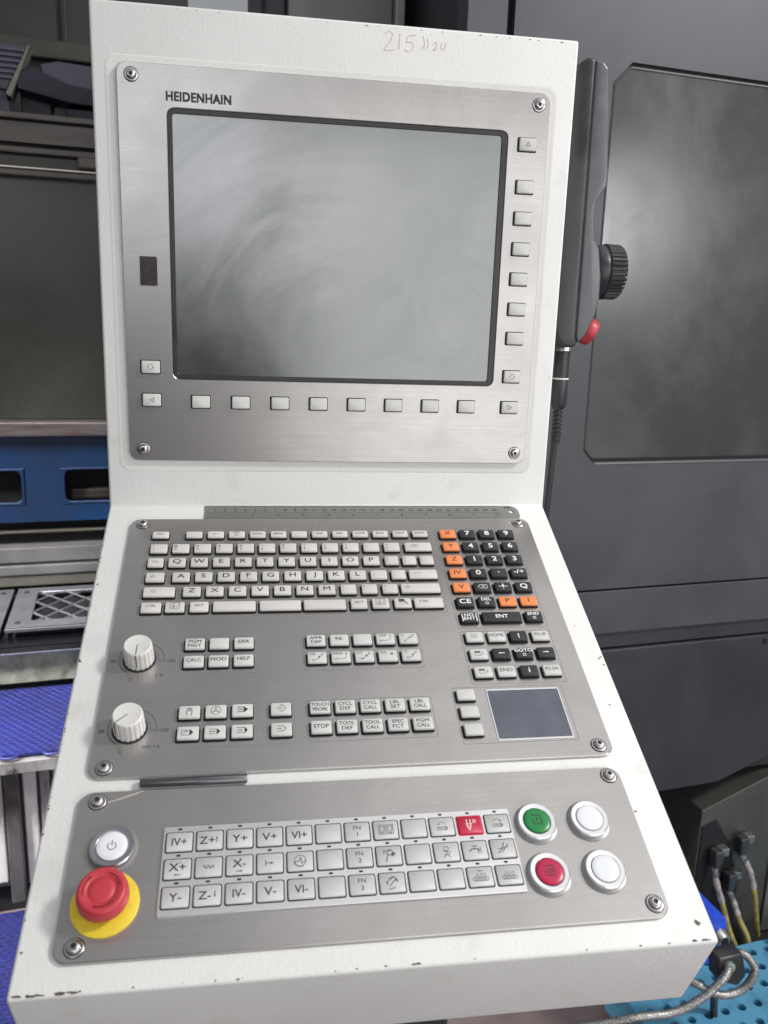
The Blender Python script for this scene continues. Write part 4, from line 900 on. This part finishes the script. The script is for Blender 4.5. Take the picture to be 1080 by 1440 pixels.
# ================================================================ BACKGROUND BETWEEN THE MACHINES (seen above the console)
cab = thing("grey_cabinet", "plain grey cabinet standing behind the console, between the two machines", "cabinet", (80, 800, -H))
M_cab = mat_worn("mid_grey_enamel", (.15, .148, .155), (.18, .178, .185), .4, 6)
bx("cabinet_body", cab, (74, 250, 655, 1100, -H + 2, 1000), M_cab, 3)
bx("corner_trim", cab, (251, 267, 640, 670, -H + 2, 1000), mat_worn("pale_trim", (.36, .36, .36), (.28, .28, .28), .35, 9, metal=.3), 2)
bx("side_post", cab, (40, 73, 668, 720, -H + 2, 1000), M_encd, 3)
bl = thing("black_void_sheet", "tall black sheet put in for the dark void left of the machine enclosure", "panel", (330, 800, -H))
bx("void_sheet", bl, (268.5, 700, 702, 712, -H + 2, 1100), M_black)  # black sheet stands in for the unlit void behind
link("void_sheet_edge", (lambda b: (box(b, 330, 334, 697, 701.5, -H + 2, 1100), mesh("pf", b))[1])(bmesh.new()), [mat("dull_black_edge", (.02, .02, .022), .6)], bl, FB)

# ================================================================ LEFT MACHINE
lm = thing("milling_machine", "beige and blue machine with a dark window, in shadow left of the console", "machine", (-500, 1500, -H))
M_bei = mat_worn("grey_beige_enamel", (.17, .152, .135), (.12, .108, .098), .4, 5, stretch=(1, 1, 4))
M_bei2 = mat_worn("dark_beige_enamel", (.085, .077, .067), (.10, .09, .078), .5, 5)
M_navy = mat_worn("deep_blue_enamel", (.004, .034, .11), (.003, .016, .05), .4, 4, lo=.35, hi=.7)
M_glass = mat_worn("dark_machine_glass", (.026, .028, .022), (.058, .060, .050), .25, 2.5, bstr=.02, lo=.35, hi=.7)
u0, u1 = -900, -60
bx("top_lip", lm, (u0, u1, 1480, 1560, 624, 637), M_bei, 2)
bx("shadow_gap", lm, (u0, u1, 1500, 1560, 618, 624), M_gap)
bx("rail_face", lm, (u0, u1, 1488, 1560, 572, 618), M_bei, 1)
bx("shadow_gap", lm, (u0, u1, 1505, 1560, 562, 572), M_gap)
bx("ledge", lm, (u0, u1, 1484, 1560, 548, 562), M_bei, 3)
bx("shadow_gap", lm, (u0, u1, 1500, 1560, 542, 548), M_gap)
bx("lower_rail", lm, (u0, u1, 1490, 1560, 517, 542), M_bei2, 1)
bx("latch_block", lm, (-284, -150, 1470, 1489.5, 522, 548), M_bei, 4)
bx("bright_edge", lm, (u0, u1, 1482, 1560, 513, 517), mat("bright_edge_metal", (.55, .53, .48), .3, 1), 1)
bx("bottom_lip", lm, (u0, u1, 1490, 1560, 498, 513), M_bei, 3)
bx("window_pane", lm, (u0, u1, 1530, 1540, -95, 498), M_glass)
bx("window_sill", lm, (u0, u1, 1470, 1560, -134, -97), mat_worn("stained_silver_sill", (.24, .22, .22), (.12, .08, .08), .35, 16, metal=.6, stretch=(.3, 1, 3)), 4)
# blue apron with two slots
bm = bmesh.new()
cols = [u0, -640, -451, -363, -180, u1]; zs = [-365, -320, -222, -134.5]
def cellq(a, b, c, e): bm.faces.new([bm.verts.new((x, 1500, z)) for x, z in ((a, c), (b, c), (b, e), (a, e))])
for i in range(5):
    for j in range(3):
        if j == 1 and i in (1, 3): continue
        cellq(cols[i], cols[i + 1], zs[j], zs[j + 1])
bmesh.ops.remove_doubles(bm, verts=bm.verts, dist=.01)
ex = bmesh.ops.extrude_face_region(bm, geom=list(bm.faces)); bmesh.ops.translate(bm, verts=[v for v in ex['geom'] if isinstance(v, bmesh.types.BMVert)], vec=(0, 12, 0))
bmesh.ops.recalc_face_normals(bm, faces=bm.faces)
link("blue_apron", mesh("ba", bm), [M_navy], lm, FB)
for a in (-640, -363):
    bm = bmesh.new(); ringplate(bm, 190, 99, 2, a + 92, -271, 170, 84, 16, a + 94, -270, 0, 8, 2)
    bmesh.ops.rotate(bm, cent=(0, 0, 0), matrix=Matrix.Rotation(math.pi / 2, 3, 'X'), verts=bm.verts); bmesh.ops.translate(bm, verts=bm.verts, vec=(0, 1506, 0))
    link("slot_frame", mesh("sf", bm), [M_navy], lm, FB)
bx("slot_lip", lm, (-345, -190, 1540, 1560, -318, -285), mat_worn('dark_brown_steel', (.018, .014, .013), (.035, .028, .024), .5, 20), 8)
bx('slot_backing', lm, (-660, -170, 1562, 1572, -330, -215), M_black)
bx("machine_core", lm, (u0, u1, 1575, 2300, -H + 2, 497), M_black)
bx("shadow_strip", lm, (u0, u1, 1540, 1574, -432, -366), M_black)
bx("pipe_strip", lm, (u0, u1, 1516, 1539, -400, -392), M_bei2, 2)
M_cast = mat_worn("dull_cast_grey", (.17, .165, .165), (.11, .108, .11), .42, 9, metal=.2)
M_olive = mat_worn("olive_grey_ledge", (.10, .098, .082), (.07, .068, .058), .5, 9)
bx("upper_step", lm, (u0, u1, 1490, 1570, -474, -433), M_cast, 3)
bx("step_line", lm, (u0, u1, 1492, 1570, -479, -475), M_gap)
bx("middle_step", lm, (u0, u1, 1482, 1570, -506, -480), M_cast, 3)
bx("lower_step", lm, (u0, u1, 1488, 1570, -539, -507), M_olive, 3)
# trays
def tray(ua, ub, label):
    t = thing("grille_tray", label, "tray", tuple((Vector((FB @ Vector(((ua + ub) / 2 * MM, 1.32, 0)))[:]) / MM)[:2]) + (-560,), "grille trays in front of the left machine")
    bm = bmesh.new(); w_, h_ = ub - ua, 300; cx = (ua + ub) / 2
    ringplate(bm, w_, h_, 3, cx, 1325, w_ - 104, 214, 8, cx, 1330, -546, -540, 1.2); link("tray_plate", mesh("tp", bm), [mat_worn("lavender_grey_plate", (.19, .185, .21), (.12, .118, .13), .34, 8, metal=.5)], t, FB)
    bx("tray_bottom", t, (ua + 20, ub - 20, 1200, 1460, -566, -562), M_black)
    bm = bmesh.new(); ax, bx_ = cx - (w_ - 104) / 2, cx + (w_ - 104) / 2; y_a, y_b = 1223, 1437
    for s in (1, -1):
        k = ax - 300
        while k < bx_ + 300:
            pts = []
            for tt in range(0, 61):
                y = y_a + (y_b - y_a) * tt / 60; x = k + s * (y - y_a) * .75 + (0 if s > 0 else 160)
                if ax <= x <= bx_: pts.append((x, y))
            if len(pts) > 2: 
                (xa, ya), (xb, yb) = pts[0], pts[-1]; tube(bm, [(xa, ya, -544), (xb, yb, -544)], 3.2, 4)
            k += 62
    g = link("grille", mesh("gr", bm), [bpy.data.materials["lavender_grey_plate"]], t, FB)
    for x, y in ((ua + 24, 1440), (ua + 24, 1210), (ub - 24, 1440), (ub - 24, 1210)):
        bm = bmesh.new(); lathe(bm, [(7, 0), (7, 1.5), (5, 2.5)], 16); link("tray_screw", mesh("ts", bm), [M_gap], t, FB @ T(x, y, -540))
    bx("bright_edge", t, (ua, ub, 1166, 1174.5, -547, -539), mat("polished_edge", (.8, .8, .82), .2, 1), 1)
tray(-482, -236, "right grille tray with a diamond lattice, nearest the console's left edge")
tray(-745, -491, "left grille tray, cut by the photo's left edge")
st = thing("machine_step_base", "stepped grey base under the grille trays with two bright metal edges and a mottled front", "machine base", (-500, 1400, -H))
bx("tray_shelf", st, (u0, u1, 1185, 1570, -590, -567), M_black)
bx("bright_edge", st, (u0, u1, 1236, 1246, -597, -590.5), bpy.data.materials["polished_edge"], 1)
bx("dark_step", st, (u0, u1, 1240, 1570, -612, -598), M_encd)
bx("grey_step", st, (u0, u1, 1238, 1570, -624, -613), M_cast)
bx("bright_edge", st, (u0, u1, 1230, 1237, -629, -624), bpy.data.materials["polished_edge"], 1)
bx("mottled_front", st, (u0, u1, 1240, 1570, -706, -629.5), mat_worn("mottled_grease_steel", (.42, .43, .34), (.14, .14, .11), .5, 22, bstr=.4, lo=.35, hi=.68), 1)
bx("base_core", st, (u0, u1, 1262, 1570, -H + 2, -707), M_black)

# mats: sheet with raised links
M_mat = mat_worn("royal_blue_mat_plastic", (.022, .027, .155), (.012, .015, .085), .45, 8, bstr=.2)
def mat_tile(ua, ub, ya, yb, z, label, name="blue_mat"):
    t = thing(name, label, "mat", tuple((Vector((FB @ Vector(((ua + ub) / 2 * MM, (ya + yb) / 2 * MM, 0)))[:]) / MM)[:2]) + (z - 8,), "blue anti-slip mats")
    bm = bmesh.new(); box(bm, ua, ub, ya, yb, z - 8, z - 3); link("mat_base", mesh("mb", bm), [mat_worn("navy_mat_base", (.006, .009, .10), (.004, .005, .05), .6, 10)] if "navy_mat_base" not in bpy.data.materials else [bpy.data.materials["navy_mat_base"]], t, FB)
    bm = bmesh.new(); j = 0; y = ya + 6
    while y < yb - 4:
        x = ua + 6 + (9 if j % 2 else 0)
        while x < ub - 6:
            r = 9; a = [(x - r, y), (x, y + 5), (x + r, y)]
            for (ax, ay), (cx, cy) in zip(a, a[1:]):
                vs = [bm.verts.new((px, py, pz)) for px, py, pz in ((ax, ay - 2.2, z - 3.2), (cx, cy - 2.2, z - 3.2), (cx, cy - .9, z), (ax, ay - .9, z), (ax, ay + .9, z), (cx, cy + .9, z), (ax, ay + 2.2, z - 3.2), (cx, cy + 2.2, z - 3.2))]
                bm.faces.new((vs[0], vs[1], vs[2], vs[3])); bm.faces.new((vs[3], vs[2], vs[5], vs[4])); bm.faces.new((vs[4], vs[5], vs[7], vs[6]))
            x += 18
        y += 12; j += 1
    g = link("mat_links", mesh("ml", bm), [M_mat], t, FB); g['kind'] = 'stuff'
    return t
mt = mat_tile(-640, -180, 905, 1236, -716, "royal blue anti-slip mat with looped front edge on the raised step, left of the console")
LB = None
for k in range(6):
    u = -622 + 84 * k
    bm = bmesh.new(); pts = [(u + 17 * math.cos(a / 10 * math.pi), 905 - 13 * math.sin(a / 10 * math.pi), -720) for a in range(11)]
    tube(bm, pts, 3.6, 8); link("edge_loop", mesh("el", bm, 60), [M_mat], mt, FB)
mat_tile(-700, -150, 560, 975, -H + 9, "royal blue anti-slip mat on the floor at the lower left")

fr_ = thing("support_frame", "weathered grey steel support frame with upright posts under the raised blue mat", "frame", (-480, 950, -H))
M_galv = mat_worn("weathered_steel", (.36, .35, .35), (.12, .115, .115), .45, 14, metal=.4, bstr=.3, stretch=(1, 1, .5))
M_dull = mat_worn("dark_dirty_steel", (.085, .08, .08), (.035, .03, .03), .5, 10, bstr=.3)
M_pale = mat_worn("pale_painted_steel", (.70, .67, .67), (.34, .31, .31), .5, 7, bstr=.2, stretch=(1, 1, .3))
bx("top_bar", fr_, (-640, -180, 892, 910, -757, -729), M_galv, 2)
bx("deck_board", fr_, (-640, -180, 911, 1261, -729, -725), M_encd)
bm = bmesh.new(); lathe(bm, [(9, 0), (9, 3), (5, 5), (5, 8)], 18); link("bolt", mesh("bo", bm, 40), [M_dull], fr_, FB @ T(-451, 892, -746) @ Matrix.Rotation(math.pi / 2, 4, 'X'))
bx("dark_post", fr_, (-477, -446, 948, 985, -H + 45, -758), M_dull, 4)
bx("pale_post", fr_, (-440, -412, 962, 990, -H + 80, -758), M_pale, 3)
bx("grey_post", fr_, (-405, -385, 952, 985, -H + 60, -758), M_galv, 4)
bx("pale_post", fr_, (-378, -330, 965, 990, -H + 80, -758), M_pale, 3)
bx("pale_post", fr_, (-545, -482, 965, 990, -H + 90, -758), M_pale, 3)
bx("grey_post", fr_, (-322, -300, 952, 985, -H + 60, -758), M_galv, 4)
bx("back_sheet", fr_, (-640, -180, 996, 1000, -H + 60, -758), M_galv)
bx("toe_shadow_strip", fr_, (-640, -180, 990, 1010, -H + 2, -H + 60), M_black)  # black strip paints in the shadow under the frame

# upper left: parts inside the machine, behind the rail
bk = thing("milling_spindle", "blue-grey spindle unit with a ridged cover at the top left, half in shadow", "spindle unit", (-480, 1750, 560))
M_bg = mat_worn("blue_grey_enamel", (.065, .065, .095), (.04, .04, .06), .4, 8)
M_nv = mat_worn("navy_steel", (.008, .008, .022), (.012, .012, .03), .5, 8)
bm = bmesh.new(); prism(bm, [(-620, 830), (-395, 822), (-420, 770), (-445, 715), (-620, 735)], 1640, 1760, 'y', bev=5); link("cover", mesh("cv", bm), [M_bg], bk, FB)
for i in range(6): bx("cover_rib", bk, (-620, -428 + i * 5, 1632, 1642, 742 + i * 13, 747 + i * 13), mat_worn("rib_grey", (.12, .12, .17), (.08, .08, .12), .35, 20) if i == 0 else bpy.data.materials["rib_grey"], 2)
bm = bmesh.new(); prism(bm, [(-395, 822), (-388, 826), (-440, 700), (-452, 706)], 1630, 1700, 'y', bev=1); link("cover_edge", mesh("ce", bm), [mat_worn("pale_olive_edge", (.20, .20, .17), (.12, .12, .10), .4, 20)], bk, FB)
bm = bmesh.new(); prism(bm, [(-430, 760), (-390, 778), (-300, 745), (-60, 720), (-60, 690), (-300, 700), (-425, 722)], 1640, 1800, 'y', bev=4); link("arm", mesh("ar", bm), [M_nv], bk, FB)
bm = bmesh.new(); prism(bm, [(-375, 800), (-330, 812), (-60, 800), (-60, 722), (-300, 746), (-370, 775)], 1700, 1860, 'y', bev=6); link("arm_top", mesh("at", bm), [M_bg], bk, FB)
bm = bmesh.new(); prism(bm, [(-312, 690), (-60, 690), (-60, 560), (-300, 560)], 1650, 1790, 'y', bev=3); link("arm_bracket", mesh("ab", bm), [M_nv], bk, FB)
bm = bmesh.new(); prism(bm, [(-470, 740), (-455, 740), (-430, 560), (-470, 560)], 1650, 1690, 'y', bev=3); link("slide", mesh("sl", bm), [M_bg], bk, FB)
bx("column", bk, (-425, -350, 1720, 1800, 500, 740), M_bg, 4)
bx("pale_rib", bk, (-345, -310, 1715, 1760, 500, 705), mat_worn("pale_olive_steel", (.12, .12, .10), (.08, .08, .07), .45, 9), 4)
bw = thing("machine_back_wall", "dark olive sheet metal wall behind the machine head at the top left", "wall panel", (-500, 2050, -H))
M_ol = mat_worn("dark_olive_sheet", (.024, .027, .024), (.036, .040, .036), .5, 3, bstr=.05)
bx("wall_sheet", bw, (-1200, 30, 2000, 2010, -H + 2, 1500), M_ol)
for u in (-520, -330, -160): bx("wall_rib", bw, (u, u + 16, 1985, 1999, 500, 1500), mat_worn("dark_rib", (.014, .015, .015), (.02, .02, .02), .5, 5) if u == -520 else bpy.data.materials["dark_rib"], 3)
bx("cross_rail", bw, (-1200, 30, 1960, 1999, 880, 930), mat_worn("olive_rail", (.055, .058, .045), (.04, .042, .034), .5, 5), 5)

# ================================================================ FLOOR AND ADDED DARK BLOCK BEHIND THE CAMERA
def mat_floor():
    m = mat("stained_workshop_floor", (.09, .085, .085), .5); v = coords(m); n1 = noise(m, v, 3, 8, .6)
    L(m, mix(m, ramp(m, n1, [(.35, 0.0), (.7, 1.0)]), (.18, .15, .15), (.10, .06, .07)), P(m)['Base Color']); L(m, bump(m, noise(m, v, 60, 4), .3, .002), P(m)['Normal']); return m
bm = bmesh.new(); box(bm, -6000, 6000, -6000, 6000, -H - 40, -H)
tag(link("floor", mesh("floor", bm), [mat_floor()], None, FZ), None, kind='structure')
bm = bmesh.new(); box(bm, -3500, -40, -3100, -2500, -H + 2, 120, 12)
tag(link("dark_reflection_block", mesh("dmc", bm), [M_encd], None, FZ), "unseen dark block added behind the camera to darken reflections", "cabinet")  # unseen block, added for the dark lower-left reflection in screen and steel
print("objects", len(bpy.data.objects))
